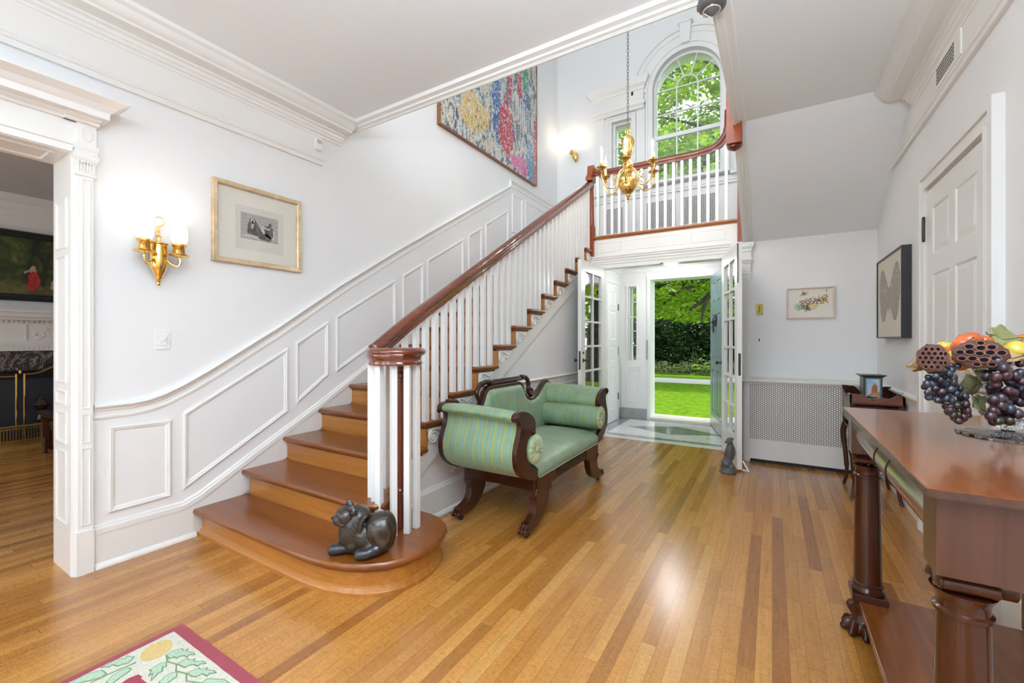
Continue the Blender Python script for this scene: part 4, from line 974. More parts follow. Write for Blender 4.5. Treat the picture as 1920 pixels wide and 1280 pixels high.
# ================================================================== CONSOLE TABLE
con = thing('console_table', 'dark mahogany console table with columns and claw feet along the right wall', 'table', (.58, 1.88, 0))
mb = MB(); mb.box(.28, .885, 1.238, 2.528, .9725, .9885); mb.mi = 1; mb.box(.2815, .8835, 1.2395, 2.5265, .989, .9905); mb.build('table_top', [M_consx, M_cons], con)
mb = MB(); mb.box(.40, .87, 1.262, 1.280, .80, .972); mb.box(.40, .87, 2.49, 2.508, .80, .972); mb.box(.855, .875, 1.26, 2.51, .80, .972); mb.box(.345, .36, 1.35, 2.42, .93, .972)
mb.build('apron', M_consx, con)
for y0, y1 in ((1.262, 1.352), (2.415, 2.505)):
    MB().box(.300, .405, y0, y1, .80, .972).build('corner_block', M_consx, con, bevel=.002)
mb = MB()      # cylinder drawer front between the corner blocks
mb.lathe([(.062, 1.355), (.062, 2.412)], (.372, 0, .885), 32, 'y'); mb.build('drawer_front', wood('console_roll', (.11, .034, .013), (.22, .075, .028), 'y', .18, .9, .7, .1), con, smooth=True)
for y in (1.80, 1.985): MB().tube([(.372+.0628*math.cos(a), y, .885+.0628*math.sin(a)) for a in [PI*.35+PI*1.2*i/16 for i in range(17)]], .0022, 6).build('drawer_seam', M_soot_black, con)
for y in (1.335, 2.455):
    mb = MB()
    mb.lathe([(.024, .325), (.026, .33), (.026, .40), (.022, .405), (.026, .41), (.026, .44), (.018, .445)], (0, y, .775), 20, 'x')
    for cy, cz, r in ((y-.035, .775, .016), (y+.035, .775, .016)): mb.lathe([(r, .318), (r, .405), (r*.5, .41)], (0, cy, cz), 16, 'x')
    mb.tube([(.316, y-.035+.013*math.cos(a), .775+.013*math.sin(a)) for a in [i*PI/7 for i in range(14)]], .004, 6, loop=True)
    mb.tube(curve([(.314, y-.05, .80), (.314, y-.02, .762), (.314, y+.01, .79), (.314, y+.04, .76)]), .007, 8)
    for i in range(4): mb.tube([(.34+i*.022, y-.018, .752), (.36+i*.018, y+.01, .748)], .005, 6)
    mb.build('scroll_capital', M_darkz, con, smooth=True)
for y in (1.338, 2.455): MB().box(.845, .868, y-.05, y+.05, .163, .80).build('rear_post', M_darkz, con)
for (x, y) in ((.362, 1.338), (.362, 2.455)):
    MB().lathe([(.055, .752), (.052, .745), (.046, .735), (.044, .725), (.044, .712), (.050, .708), (.050, .700), (.044, .696), (.046, .60), (.049, .35), (.050, .235), (.056, .231), (.056, .223), (.050, .219), (.054, .212), (.060, .205), (.060, .195), (.050, .192)], (x, y, 0), 32).build('column', M_darkz, con, smooth=True)
    MB().box(x-.062, x+.062, y-.062, y+.062, .162, .193).build('plinth', M_darkz, con, bevel=.003)
    lg = MB(); s = -1 if x < .6 else 1
    lg.ell((x, y, .14), (.052, .05, .04)); lg.ell((x+s*.006, y, .105), (.046, .044, .05)); lg.ell((x+s*.010, y, .06), (.050, .046, .055)); lg.ell((x+s*.014, y-.008, .036), (.060, .056, .036))
    lg.tube(curve([(x-s*.05, y, .15), (x+s*.055, y, .125), (x+s*.05, y, .09), (x+s*.02, y, .07)]), .016, 8)
    for i in range(5): a = -1.5+i*.68; qx, qy = x+s*(.012+.056*math.cos(a)), y-.006+.058*math.sin(a); lg.ell((qx, qy, .030), (.030, .0155, .030), Matrix.Rotation(-a, 3, 'Z'), n=12, m=8); lg.ell((qx+s*.016*math.cos(a), qy+.016*math.sin(a), .018), (.020, .014, .017), Matrix.Rotation(-a, 3, 'Z'), n=10, m=8)
    lg.build('claw_foot', M_darkz, con, remesh=.005)
MB().box(.325, .87, 1.30, 2.49, .135, .163).build('lower_shelf', M_cons, con, bevel=.003)

# ================================================================== GLASS COMPOTE with fruit
M_cut = newmat('cut_glass')[0]; setp(M_cut.node_tree.nodes['Principled BSDF'], (.97, .98, 1), .03, trans=1, ior=1.5)
CX_, CY_ = .657, 2.037
comp = thing('glass_compote', 'cut glass footed bowl standing on the console table', 'bowl', (CX_, CY_, .99))
mb = MB(); n = 32
def flute(r, z, a=.04, n=32, ph=0): return [(CX_+r*(1+a*math.cos(PI*k+ph))*math.cos(2*PI*k/n), CY_+r*(1+a*math.cos(PI*k+ph))*math.sin(2*PI*k/n), z) for k in range(n)]
mb.rings([flute(r, .99+z, a) for r, z, a in ((.118, .0005, .03), (.12, .006, .03), (.10, .010, .02), (.05, .014, .02), (.018, .018, 0), (.014, .022, 0), (.03, .030, .08), (.038, .043, .12), (.03, .058, .08), (.014, .066, 0), (.012, .10, .05), (.018, .125, .05), (.02, .14, 0))])
mb.build('foot_and_stem', M_cut, comp)
mb = MB(); mb.rings([flute(r, .99+z, a) for r, z, a in ((.02, .135, .0), (.06, .137, .02), (.11, .155, .02), (.15, .185, .02), (.175, .225, .02), (.180, .225, .02), (.155, .182, .02), (.112, .150, .02), (.06, .131, .02), (.02, .130, 0))], True, True)
mb.build('bowl', M_cut, comp, smooth=True)
# fruit
def fruit_mat(name, stops, s): return mottled(name, stops, s, .22, .4, 4, coat=.4)
M_ap1 = fruit_mat('red_yellow_apple', [(.3, (.55, .03, .02)), (.5, (.60, .10, .02)), (.7, (.75, .42, .03))], 14)
M_ap2 = fruit_mat('orange_red_apple', [(.3, (.48, .035, .012)), (.7, (.62, .15, .02))], 12)
M_ap3 = fruit_mat('yellow_apple', [(.35, (.50, .08, .02)), (.5, (.72, .45, .05)), (.8, (.55, .50, .06))], 10)
M_stem = plain('brown_stem', (.06, .03, .015), .6)
def apple(p, r, m, tilt, lab, name='apple', stem=True):
    o = thing(name, lab, 'fruit', p)
    M = Matrix.Translation(Vector(p)) @ Matrix.Rotation(tilt[0], 4, 'X') @ Matrix.Rotation(tilt[1], 4, 'Y')
    mb = MB(M); mb.lathe([(.0, -r*.78), (r*.25, -r*.88), (r*.55, -r*.82), (r*.85, -r*.5), (r, 0), (r*1.0, r*.25), (r*.86, r*.62), (r*.55, r*.86), (r*.28, r*.86), (r*.1, r*.74), (0, r*.68)], n=24, cap=False)
    mb.build('flesh', m, o, smooth=True, ang=80)
    if stem: MB(M).tube([(0, 0, r*.68), (r*.06, 0, r*1.0), (r*.2, 0, r*1.25)], [r*.06, r*.05, r*.07], 7).build('stem', M_stem, o)
    return o
WD = 1.34
apple(at(1806, 650, 1.34), .030, M_ap2, (.2, .5), 'orange-red pomegranate with a dark stem beside the small lotus pod')
apple(at(1818, 641, 1.44), .034, M_ap2, (.1, -.3), 'orange apple behind the larger lotus pod', stem=False)
apple(at(1793, 667, 1.33), .020, M_ap3, (.6, .2), 'small yellow and red crab apple between the two lotus pods', stem=False)
apple(at(1800, 679, 1.32), .026, M_ap1, (.3, .6), 'red fruit under the left rim of the larger lotus pod', stem=False)
apple(at(1771, 652, 1.42), .022, M_ap3, (0, .2), 'yellow fruit peeping out just right of the small lotus pod', stem=False)
apple(at(1787, 661, 1.38), .016, M_ap1, (0, 0), 'tiny dark red berry among the fruit right of the small lotus pod', 'berry', False)
apple(at(1845, 641, 1.46), .024, M_ap1, (0, .3), 'pinkish red apple mostly hidden under the upper leaf', stem=False)
apple(at(1906, 658, 1.32), .030, M_ap3, (-.9, -.3), 'yellow apple blushed red at the right edge of the arrangement')
apple(at(1904, 646, 1.45), .028, M_ap1, (0, 0), 'red apple behind the yellow apple at the right edge', stem=False)
apple(at(1922, 642, 1.38), .028, M_ap1, (.3, 0), 'pink-red apple cut by the right edge of the picture', stem=False)
apple(at(1884, 664, 1.36), .024, M_ap1, (.2, 0), 'dark red plum between the larger lotus pod and the yellow apple', 'plum', False)
apple(at(1870, 668, 1.50), .05, M_ap2, (.2, 0), 'orange apple low in the middle of the bowl behind the lotus pod', stem=False)
# lotus pods
M_pod = mottled('dried_lotus_pod', [(.3, (.035, .012, .007)), (.55, (.09, .034, .018)), (.75, (.17, .075, .04))], 50, .7)
M_hole = plain('pod_hole', (.006, .005, .010), .9, spec=.1)
def lotus(p, r, nrm, cells, lab, flat=1.0):
    o = thing('lotus_pod', lab, 'dried pod', p)
    z = Vector(nrm).normalized(); x = Vector((0, 0, 1)).cross(z).normalized(); y = z.cross(x)
    M = Matrix.Translation(Vector(p)) @ Matrix((x, y, z)).transposed().to_4x4() @ Matrix.Diagonal((1, flat, 1, 1))
    mb = MB(M); n = 36
    wob = [1+.04*math.sin(k*1.3)+.03*math.sin(k*2.9+1) for k in range(n)]
    R = [[(rr*wob[k]*math.cos(2*PI*k/n), rr*wob[k]*math.sin(2*PI*k/n), h) for k in range(n)] for rr, h in ((r*.12, -r*1.3), (r*.3, -r*1.1), (r*.75, -r*.5), (r*.98, -r*.12), (r*1.02, 0), (r*.97, r*.05), (r*.5, r*.10), (r*.02, r*.12))]
    mb.rings(R); mb.build('pod', M_pod, o, smooth=True, ang=60)
    mh = MB(M); mr = MB(M)
    for a, b, c in cells:
        h = r*.12*(1-(a*a+b*b))+r*.03
        c *= 1.12; mh.lathe([(c*r*.92, h-r*.02), (c*r*.86, h+r*.03), (0, h+r*.03)], (a*r, b*r, 0), 12, cap=False)
        mr.tube([(a*r+c*r*math.cos(q*PI/7), b*r+c*r*math.sin(q*PI/7), h+r*.015) for q in range(14)], c*r*.24, 6, loop=True)
    mr.build('cell_rims', mottled('pod_rim', [(.3, (.10, .032, .016)), (.7, (.27, .10, .05))], 60, .6), o, smooth=True); mh.build('cells', M_hole, o)
cam_dir = Vector((S_*1.0-C_*.75, -C_-S_*.75, 0))
p = at(1836, 664, 1.27); lotus(p, .058, Vector((0, 0, CAM_H))-p+Vector((.15, -.05, .25)), [(0, .02, .15), (.36, .1, .17), (-.34, .12, .17), (.05, .42, .17), (.42, .48, .16), (-.36, .52, .17), (-.68, .1, .16), (-.62, -.34, .15), (-.25, -.34, .16), (.15, -.42, .17), (.55, -.30, .17), (.75, .1, .16), (-.1, -.74, .14), (.42, -.72, .14), (.05, .78, .13)], 'large dried lotus pod with dark seed cells facing forward in the fruit', .72)
hx = [(a+.5*(j % 2)*.36-.0, j*.32) for j in range(-2, 3) for a in (-.72, -.36, 0, .36, .6)]
p = at(1748, 671, 1.28); lotus(p, .036, Vector((0, 0, CAM_H))-p+Vector((-.55, -.5, .1)), [(a, b*1.0, .13) for a, b in hx if a*a+b*b < .72], 'small dried lotus pod at the left end of the fruit arrangement', 1.15)
# leaves
def leaf(p, L, W, rot, m, lab, curl=.25, lobes=3):
    o = thing('dried_leaf' if 'green' not in lab else 'leaf', lab, 'leaf', p)
    M = Matrix.Translation(Vector(p)) @ rot.to_4x4(); mb = MB(M); n = 14; rows = []
    for i in range(n+1):
        t = i/n; wv = W*math.sin(PI*t**.8)*(1+.35*abs(math.sin(lobes*PI*t)))*.6+.001
        rows.append([(L*(t-.1*0), q*wv, curl*L*(t-.5)**2+.25*abs(q)*wv+.006*math.sin(9*t+q*3)) for q in (-1, -.5, 0, .5, 1)])
    vs = [v for r in rows for v in r]; fs = [(i*5+j, i*5+j+1, i*5+j+6, i*5+j+5) for i in range(n) for j in range(4)]
    mb.add(vs, fs); b = mb.build('blade', m, o, smooth=True, ang=80)
    sm = b.modifiers.new('solid', 'SOLIDIFY'); sm.thickness = .0012
    MB(M).tube([(L*t, 0, curl*L*(t-.5)**2+.001+.006*math.sin(9*t)) for t in [i/8 for i in range(-2, 9)]], .0014, 6).build('vein', M_stem, o)
M_lf1 = mottled('tan_leaf', [(.3, (.30, .17, .06)), (.55, (.45, .28, .12)), (.75, (.24, .22, .09))], 18, .55)
M_lf2 = mottled('olive_leaf', [(.3, (.16, .17, .06)), (.6, (.28, .26, .10)), (.8, (.36, .24, .10))], 16, .55)
M_lf3 = mottled('grey_green_leaf', [(.3, (.20, .24, .12)), (.6, (.34, .38, .20)), (.8, (.28, .24, .12))], 16, .55)
def RR(z, y, x): return Matrix.Rotation(z, 3, 'Z') @ Matrix.Rotation(y, 3, 'Y') @ Matrix.Rotation(x, 3, 'X')
leaf(at(1850, 632, 1.36), .10, .055, RR(.5, .1, 1.0), M_lf2, 'curled olive and tan leaf standing on top of the fruit', .5)
leaf(at(1862, 672, 1.26), .095, .032, RR(.5, -.05, .8), M_lf1, 'flat tan leaf lying right of the large lotus pod', .1, 0)
leaf(at(1738, 684, 1.32), .05, .03, RR(3.6, .2, 1.2), M_lf1, 'dry tan leaf sticking out left of the small lotus pod', .8)
leaf(at(1845, 722, 1.34), .075, .05, RR(3.5, .2, 1.2), M_lf3, 'muted green leaf hanging behind the left grapes below the bowl', .4)
leaf(at(1822, 745, 1.36), .07, .055, RR(.6, .9, 1.1), M_lf3, 'pale green lobed leaf hanging beside the left grape bunch', .3)
leaf(at(1822, 697, 1.33), .075, .045, RR(.6, .35, 1.1), M_lf2, 'twisted olive green leaf under the large lotus pod', .5)
leaf(at(1850, 752, 1.45), .06, .03, RR(.6, .6, 1.1), M_lf2, 'dark olive green leaf behind the right grape bunch', .5)
# grapes
def grape_mat(name, a, b): return mottled(name, [(.35, a), (.7, b)], 26, .28, .3, 3, coat=.25, coat_r=.25)
M_g = [grape_mat('blue_grape', (.010, .012, .024), (.040, .048, .072)), grape_mat('purple_grape', (.018, .007, .013), (.055, .030, .042)), grape_mat('red_grape', (.035, .008, .010), (.075, .025, .030)), grape_mat('green_grape', (.022, .024, .009), (.045, .040, .018))]
def bunch(lab, axis, rad, wd, gr, n, pick, seed):
    random.seed(seed); o = thing('grape_bunch', lab, 'grapes', at(*axis[0], wd), 0, 'grape bunches hanging from the bowl')
    st = MB(); st.tube([at(u, v, wd+.01) for u, v in axis], .0022, 6); st.build('stalk', M_stem, o)
    pts = []; tries = 0
    while len(pts) < n and tries < 9000:
        tries += 1; t = random.random()*(len(axis)-1); i = int(t); f = t-i
        u = axis[i][0]*(1-f)+axis[i+1][0]*f; v = axis[i][1]*(1-f)+axis[i+1][1]*f; r = rad[i]*(1-f)+rad[i+1]*f
        a = random.random()*2*PI; q = math.sqrt(random.random())
        p = at(u+r*q*math.cos(a), v+r*q*math.sin(a)*.8, wd+random.uniform(-.4, .6)*r/CAM_F*wd)
        if p.z < .99+gr*1.02: continue
        if all((p-x).length > gr*1.5 for x in pts): pts.append(p)
    base = {}
    for k, p in enumerate(pts):
        mi = pick(k, p)
        if mi not in base:
            g = MB(); g.ell((0, 0, 0), (gr*.95, gr*.95, gr*1.12), n=16, m=10); ob = g.build('grape', M_g[mi], o, smooth=True, ang=80, local=True); base[mi] = ob
        else:
            ob = base[mi].copy(); COL.objects.link(ob); ob.parent = o
        ob.location = WM[o.name].inverted() @ p; ob.rotation_euler = (random.uniform(-.8, .8), random.uniform(-.8, .8), 0); ob.scale = [random.uniform(.82, 1.08)]*3
bunch('bunch of blue-black grapes hanging at the left below the small lotus pod', [(1778, 690), (1760, 708), (1762, 730), (1788, 752), (1800, 772), (1806, 788)], [20, 34, 30, 26, 20, 10], 1.29, .0108, 74, lambda k, p: (0, 0, 0, 1)[k % 4] if p.z > 1.12 else (1, 0, 1, 3, 2)[k % 5], 3)
bunch('large bunch of purple grapes spilling over the bowl near the right edge', [(1880, 692), (1895, 712), (1895, 738), (1885, 758), (1878, 775), (1872, 783)], [34, 44, 40, 32, 26, 14], 1.25, .0140, 64, lambda k, p: (1, 0, 1, 2, 1)[k % 5] if p.z > 1.10 else (1, 3, 2, 1)[k % 4], 5)
# ================================================================== SIDE TABLE and painted box
tb = thing('side_table', 'small dark mahogany table with scalloped gallery in the corner behind the console', 'table', (.71, 4.70, 0))
x0, x1, y0, y1 = .545, .885, 4.46, 4.94
MB().box(x0, x1, y0, y1, .775, .790).build('table_top', M_dark, tb, bevel=.002)
MB().box(x0+.01, x1-.01, y0+.01, y1-.01, .555, .57).build('shelf', M_dark, tb)
mb = MB(); mb.box(x0+.005, x0+.02, y0+.01, y1-.01, .62, .775); mb.box(x1-.02, x1-.005, y0+.01, y1-.01, .57, .775); mb.box(x0+.02, x1-.02, y1-.02, y1-.005, .57, .775)
mb.build('side_panel', M_darkz, tb)
MB().box(x0+.02, x1-.02, y0+.003, y0+.018, .63, .765).build('drawer_front', M_dark, tb, bevel=.002)
def gallery(n0, n1, h):
    P = [(n0, .79)]; N_ = 24
    for i in range(N_+1):
        t = i/N_; P.append((n0+(n1-n0)*t, .79+h*(.45+.55*abs(math.cos(PI*t))**1.5 if .12 < t < .88 else .95)-.012*math.sin(t*6*PI)*(.2 < t < .8)))
    P.append((n1, .79)); return P
MB().prism(gallery(x0, x1, .075), 'y', y0, y0+.014).build('gallery_rail', wood('gallery_wood', (.07, .02, .012), (.16, .045, .022), 'x', .3, .6), tb)
MB().prism(gallery(x0, x1, .11), 'y', y1-.014, y1).build('gallery_rail', M_dark, tb)
MB().prism(gallery(y0, y1, .075), 'x', x0, x0+.012).build('gallery_rail', M_dark, tb); MB().prism(gallery(y0, y1, .10), 'x', x1-.012, x1).build('gallery_rail', M_dark, tb)
for (x, y, sx, sy) in ((x0+.02, y0+.02, -1, -1), (x1-.02, y0+.02, 1, -1), (x0+.02, y1-.02, -1, 1), (x1-.02, y1-.02, 1, 1)):
    mb = MB(); mb.tube(curve([(x, y, .78), (x, y, .62), (x, y, .55), (x+sx*.012, y+sy*.012, .46), (x-sx*.004, y-sy*.004, .28), (x-sx*.012, y-sy*.012, .12), (x, y, .03), (x+sx*.008, y+sy*.008, .0)], 5), [.019]*10+[.024]*5+[.023]*3+[.019]*6+[.014]*6+[.013]*6, 10)
    mb.build('leg', M_darkz, tb, smooth=True)
bx = thing('painted_box', 'tall dark green box with a painted castle scene standing on the side table', 'box', (.70, 4.60, .79), math.radians(6))
mb = MB(); mb.box(-.062, .062, -.05, .05, .018, .205); mb.loft([(-.062, -.05), (.062, -.05), (.062, .05), (-.062, .05)], [(0, .205), (-.006, .208), (-.012, .216), (-.022, .222), (-.022, .228), (0, .23)], lambda a, b, t: (a, b, t), True, True)
mb.loft([(-.062, -.05), (.062, -.05), (.062, .05), (-.062, .05)], [(-.014, .001), (-.014, .010), (-.004, .018), (.002, .022)], lambda a, b, t: (a, b, t), True, True)
mb.build('case', plain('olive_lacquer', (.040, .038, .024), .35, .08, 20, coat=.4), bx, local=True)
MB().box(-.049, .049, -.054, -.05, .026, .198).build('blue_border', plain('blue_border', (.10, .27, .36), .4), bx, local=True)
mb = MB(); mb.box(-.040, .040, -.056, -.0541, .034, .190)
mb.mi = 1; mb.prism([(-.040, .036), (.040, .036), (.040, .085), (.018, .092), (-.01, .080), (-.040, .058)], 'y', -.0568, -.056)
mb.mi = 2; mb.prism([(-.012, .08), (.028, .085), (.030, .13), (.022, .148), (.012, .150), (.010, .160), (.002, .158), (0, .142), (-.010, .13)], 'y', -.0574, -.0566)
mb.mi = 3; mb.prism([(-.040, .036), (.030, .036), (.02, .045), (-.01, .048), (-.040, .056)], 'y', -.0578, -.0568)
mb.build('picture', [mottled('painted_sky', [(.4, (.28, .42, .62)), (.6, (.62, .60, .60))], 9, .5), mottled('painted_rock', [(.4, (.30, .14, .05)), (.6, (.52, .30, .13))], 40, .5), mottled('painted_ruin', [(.4, (.22, .085, .035)), (.6, (.36, .17, .08))], 60, .5), plain('painted_shadow', (.03, .035, .06), .5)], bx, local=True)

# ================================================================== PICTURES
M_mat = plain('mat_board', (.72, .68, .60), .7, .01)
M_gold = mottled('gold_leaf_frame', [(.3, (.50, .36, .20)), (.6, (.74, .58, .38)), (.75, (.84, .74, .56))], 12, .35, metal=.5)
# reclining-figure print in a gold frame on the left wall
pf = thing('framed_print', 'gold framed print of a reclining figure on the left wall beside the sconce', 'picture', (XL, 1.79, 1.85))
Lm = lambda x: (lambda a, b, t: (x+t, a, b))
fo = [(1.466, 1.852), (2.114, 1.852), (2.114, 2.426), (1.466, 2.426)]
MB().loft(fo, [(0, 0), (0, .030), (.003, .034), (.028, .031), (.034, .024), (.036, .010)], Lm(XL), True, False).build('frame', M_gold, pf)
MB().loft(offset(fo, .025), [(0, .0085), (0, .010)], Lm(XL), True, True).build('mat', M_mat, pf)
fi = [(1.62, 1.965), (1.975, 1.965), (1.975, 2.285), (1.62, 2.285)]
MB().loft(fi, [(0, .010), (0, .0105)], Lm(XL), True, True).build('paper', plain('print_paper', (.64, .60, .54), .7), pf)
mb = MB(); mb.loft([(1.655, 2.045), (1.93, 2.045), (1.93, 2.235), (1.655, 2.235)], [(0, .0105), (0, .011)], Lm(XL), True, True)
def yzpoly(mb, pts, t0, t1, x=XL): mb.rings([[(x+t0, a, b) for a, b in pts], [(x+t1, a, b) for a, b in pts]])
mb.mi = 1
yzpoly(mb, [(1.70, 2.08), (1.72, 2.10), (1.715, 2.16), (1.73, 2.20), (1.748, 2.205), (1.762, 2.18), (1.765, 2.12), (1.80, 2.10), (1.84, 2.088), (1.87, 2.075), (1.88, 2.06), (1.85, 2.052), (1.78, 2.066), (1.73, 2.066)], .011, .0114)
yzpoly(mb, [(1.80, 2.15), (1.83, 2.165), (1.855, 2.17), (1.86, 2.19), (1.873, 2.196), (1.882, 2.18), (1.876, 2.165), (1.898, 2.15), (1.905, 2.11), (1.89, 2.075), (1.878, 2.075), (1.885, 2.11), (1.87, 2.125), (1.84, 2.12), (1.815, 2.13)], .011, .0114)
yzpoly(mb, [(1.70, 2.075), (1.705, 2.15), (1.722, 2.20), (1.752, 2.205), (1.775, 2.17), (1.80, 2.125), (1.86, 2.10), (1.885, 2.075), (1.86, 2.055), (1.78, 2.06)], .0110, .0112)
yzpoly(mb, [(1.79, 2.13), (1.82, 2.165), (1.86, 2.17), (1.90, 2.145), (1.905, 2.09), (1.87, 2.06), (1.84, 2.09)], .0110, .0112)
mb.mi = 2
yzpoly(mb, [(1.795, 2.148), (1.815, 2.165), (1.85, 2.150), (1.875, 2.155), (1.862, 2.138), (1.82, 2.145), (1.83, 2.11), (1.822, 2.10), (1.80, 2.125)], .0114, .0118); yzpoly(mb, [(1.89, 2.15), (1.903, 2.14), (1.907, 2.09), (1.885, 2.065), (1.875, 2.07), (1.893, 2.095)], .0114, .0118); yzpoly(mb, [(1.722, 2.172), (1.726, 2.197), (1.742, 2.203), (1.753, 2.19), (1.752, 2.172), (1.738, 2.162)], .0114, .0118)
yzpoly(mb, [(1.66, 2.058), (1.74, 2.062), (1.80, 2.052), (1.77, 2.078), (1.70, 2.084)], .0114, .0118); yzpoly(mb, [(1.735, 2.12), (1.748, 2.16), (1.742, 2.195), (1.732, 2.18), (1.73, 2.13)], .0114, .0118)
mb.build('image', [mottled('etching_ground', [(.35, (.30, .28, .26)), (.65, (.46, .43, .39))], 30, .7, scale=(1, 1, 5)), mottled('etching_dark', [(.3, (.03, .03, .03)), (.7, (.20, .19, .18))], 60, .7), plain('etching_light', (.50, .47, .43), .7)], pf)
MB().loft(offset(fo, .026), [(0, .013), (0, .0145)], Lm(XL), True, True).build('glazing', glass('picture_glass', refl=.12), pf)

# large abstract canvas high on the stair wall
def abstract():
    m, N, L, b = newmat('abstract_paint'); setp(b, rough=.45)
    p = pos(N, L, (1, 1, 1))
    def noise(s, sc, d=0, det=4):
        mp = N.new('ShaderNodeMapping'); mp.inputs['Scale'].default_value = sc; L.new(p, mp.inputs[0])
        n = N.new('ShaderNodeTexNoise'); n.inputs['Scale'].default_value = s; n.inputs['Detail'].default_value = det; n.inputs['Distortion'].default_value = d; n.inputs['Roughness'].default_value = .7
        L.new(mp.outputs[0], n.inputs['Vector']); return n.outputs['Fac']
    r = ramp(N, [(.30, (.02, .04, .08)), (.41, (.05, .12, .28)), (.45, (.58, .46, .25)), (.50, (.62, .58, .50)), (.535, (.34, .48, .58)), (.57, (.04, .06, .09)), (.64, (.10, .24, .36)), (.72, (.03, .04, .06))])
    L.new(noise(3.2, (1, 1.3, .5), 1.2, 6), r.inputs[0])
    col = r.outputs[0]
    def layer(col, fac, c):
        mx = N.new('ShaderNodeMix'); mx.data_type = 'RGBA'; L.new(fac, mx.inputs['Factor']); L.new(col, mx.inputs[6])
        if isinstance(c, tuple): mx.inputs[7].default_value = (*c, 1)
        else: L.new(c, mx.inputs[7])
        return mx.outputs[2]
    sp = N.new('ShaderNodeSeparateXYZ'); L.new(p, sp.inputs[0])
    def blob(y, z, ry, rz, wob=.5):
        a = math_(N, L, 'DIVIDE', math_(N, L, 'SUBTRACT', sp.outputs[1], y), ry); c = math_(N, L, 'DIVIDE', math_(N, L, 'SUBTRACT', sp.outputs[2], z), rz)
        d = math_(N, L, 'ADD', math_(N, L, 'ADD', math_(N, L, 'MULTIPLY', a, a), math_(N, L, 'MULTIPLY', c, c)), math_(N, L, 'MULTIPLY', math_(N, L, 'SUBTRACT', noise(4.5, (1, 1, .7), .5, 6), .5), wob*8))
        return math_(N, L, 'LESS_THAN', d, 1)
    RED, GRN, BLU, YEL = (.50, .035, .07), (.10, .26, .10), (.04, .13, .36), (.62, .44, .16)
    for y, z, ry, rz, c in ((4.12, 4.75, .16, .30, GRN), (4.45, 4.25, .35, .25, YEL), (4.7, 4.95, .22, .25, BLU), (5.0, 4.45, .12, .45, BLU), (5.22, 4.35, .20, .42, RED), (5.35, 5.1, .05, .42, RED), (5.62, 5.2, .06, .36, RED), (5.8, 5.35, .12, .18, (.05, .28, .16)),
                             (5.7, 3.95, .40, .12, (.62, .12, .30)), (6.10, 4.3, .05, .6, (.55, .06, .14)), (5.95, 4.1, .12, .35, (.10, .24, .40)), (4.4, 5.3, .4, .2, (.64, .55, .34))):
        col = layer(col, blob(y, z, ry, rz), c)
    # white and dark splatter
    col = layer(col, math_(N, L, 'GREATER_THAN', noise(30, (1, 1, .7), .8, 5), .570), (.70, .72, .70))
    col = layer(col, math_(N, L, 'GREATER_THAN', noise(24, (1, 1.3, .6), .9, 5), .585), (.03, .05, .07))
    col = layer(col, math_(N, L, 'GREATER_THAN', noise(40, (1, .8, 1.2), .2, 4), .60), (.66, .68, .66))
    L.new(col, b.inputs['Base Color']); return m
ap = thing('abstract_painting', 'large splattered abstract painting in reds and blues high on the stair wall', 'painting', (XL, 4.98, 3.78))
fo = [(3.80, 3.785), (6.175, 3.785), (6.175, 6.0), (3.80, 6.0)]
MB().loft(fo, [(0, .001), (0, .052), (.012, .052), (.012, .03)], Lm(XL), True, False).build('frame', wood('walnut_frame', (.16, .05, .015), (.30, .11, .04), 'y', .4, .2), ap)
MB().loft(offset(fo, .018), [(0, .03), (0, .046)], Lm(XL), True, True).build('canvas', abstract(), ap)
mb = MB()
for i in range(7): mb.box(XL+.046, XL+.0475, 5.50+i*.066, 5.522+i*.066, 4.62-.02*i, 4.98-.015*i)
mb.build('white_bars', plain('white_paint_bars', (.62, .66, .68), .5), ap)

# watercolour on the back wall
wc = thing('framed_watercolor', 'small framed watercolour of dark strokes on green wash on the back wall', 'picture', (.345, YB, 1.53))
fo = [(.130, 1.532), (.560, 1.532), (.560, 1.868), (.130, 1.868)]; By = lambda a, b, t: (a, YB-t, b)
MB().loft(fo, [(0, 0), (0, .030), (.003, .033), (.012, .033), (.016, .028), (.018, .014)], By, True, False).build('frame', wood('pale_limed_frame', (.62, .50, .42), (.74, .64, .56), 'x', .5, 0), wc)
mb = MB(); mb.loft(offset(fo, .017), [(0, .012), (0, .014)], By, True, True)
def xzpoly(mb, pts, t0, t1): mb.rings([[(a, YB-t0, b) for a, b in pts], [(a, YB-t1, b) for a, b in pts]])
def blot(mb, cx, cz, rx, rz, t0, t1, s=1, n=20):
    random.seed(s); xzpoly(mb, [(cx+rx*(1+random.uniform(-.3, .3))*math.cos(2*PI*k/n), cz+rz*(1+random.uniform(-.3, .3))*math.sin(2*PI*k/n)) for k in range(n)], t0, t1)
mb.mi = 1; blot(mb, .245, 1.66, .038, .045, .014, .0143, 1); blot(mb, .33, 1.645, .05, .028, .014, .0144, 2)
mb.mi = 2; blot(mb, .375, 1.675, .05, .03, .0143, .0147, 3); blot(mb, .46, 1.73, .05, .025, .0143, .0147, 4); blot(mb, .30, 1.80, .03, .02, .0143, .0147, 5)
random.seed(11)
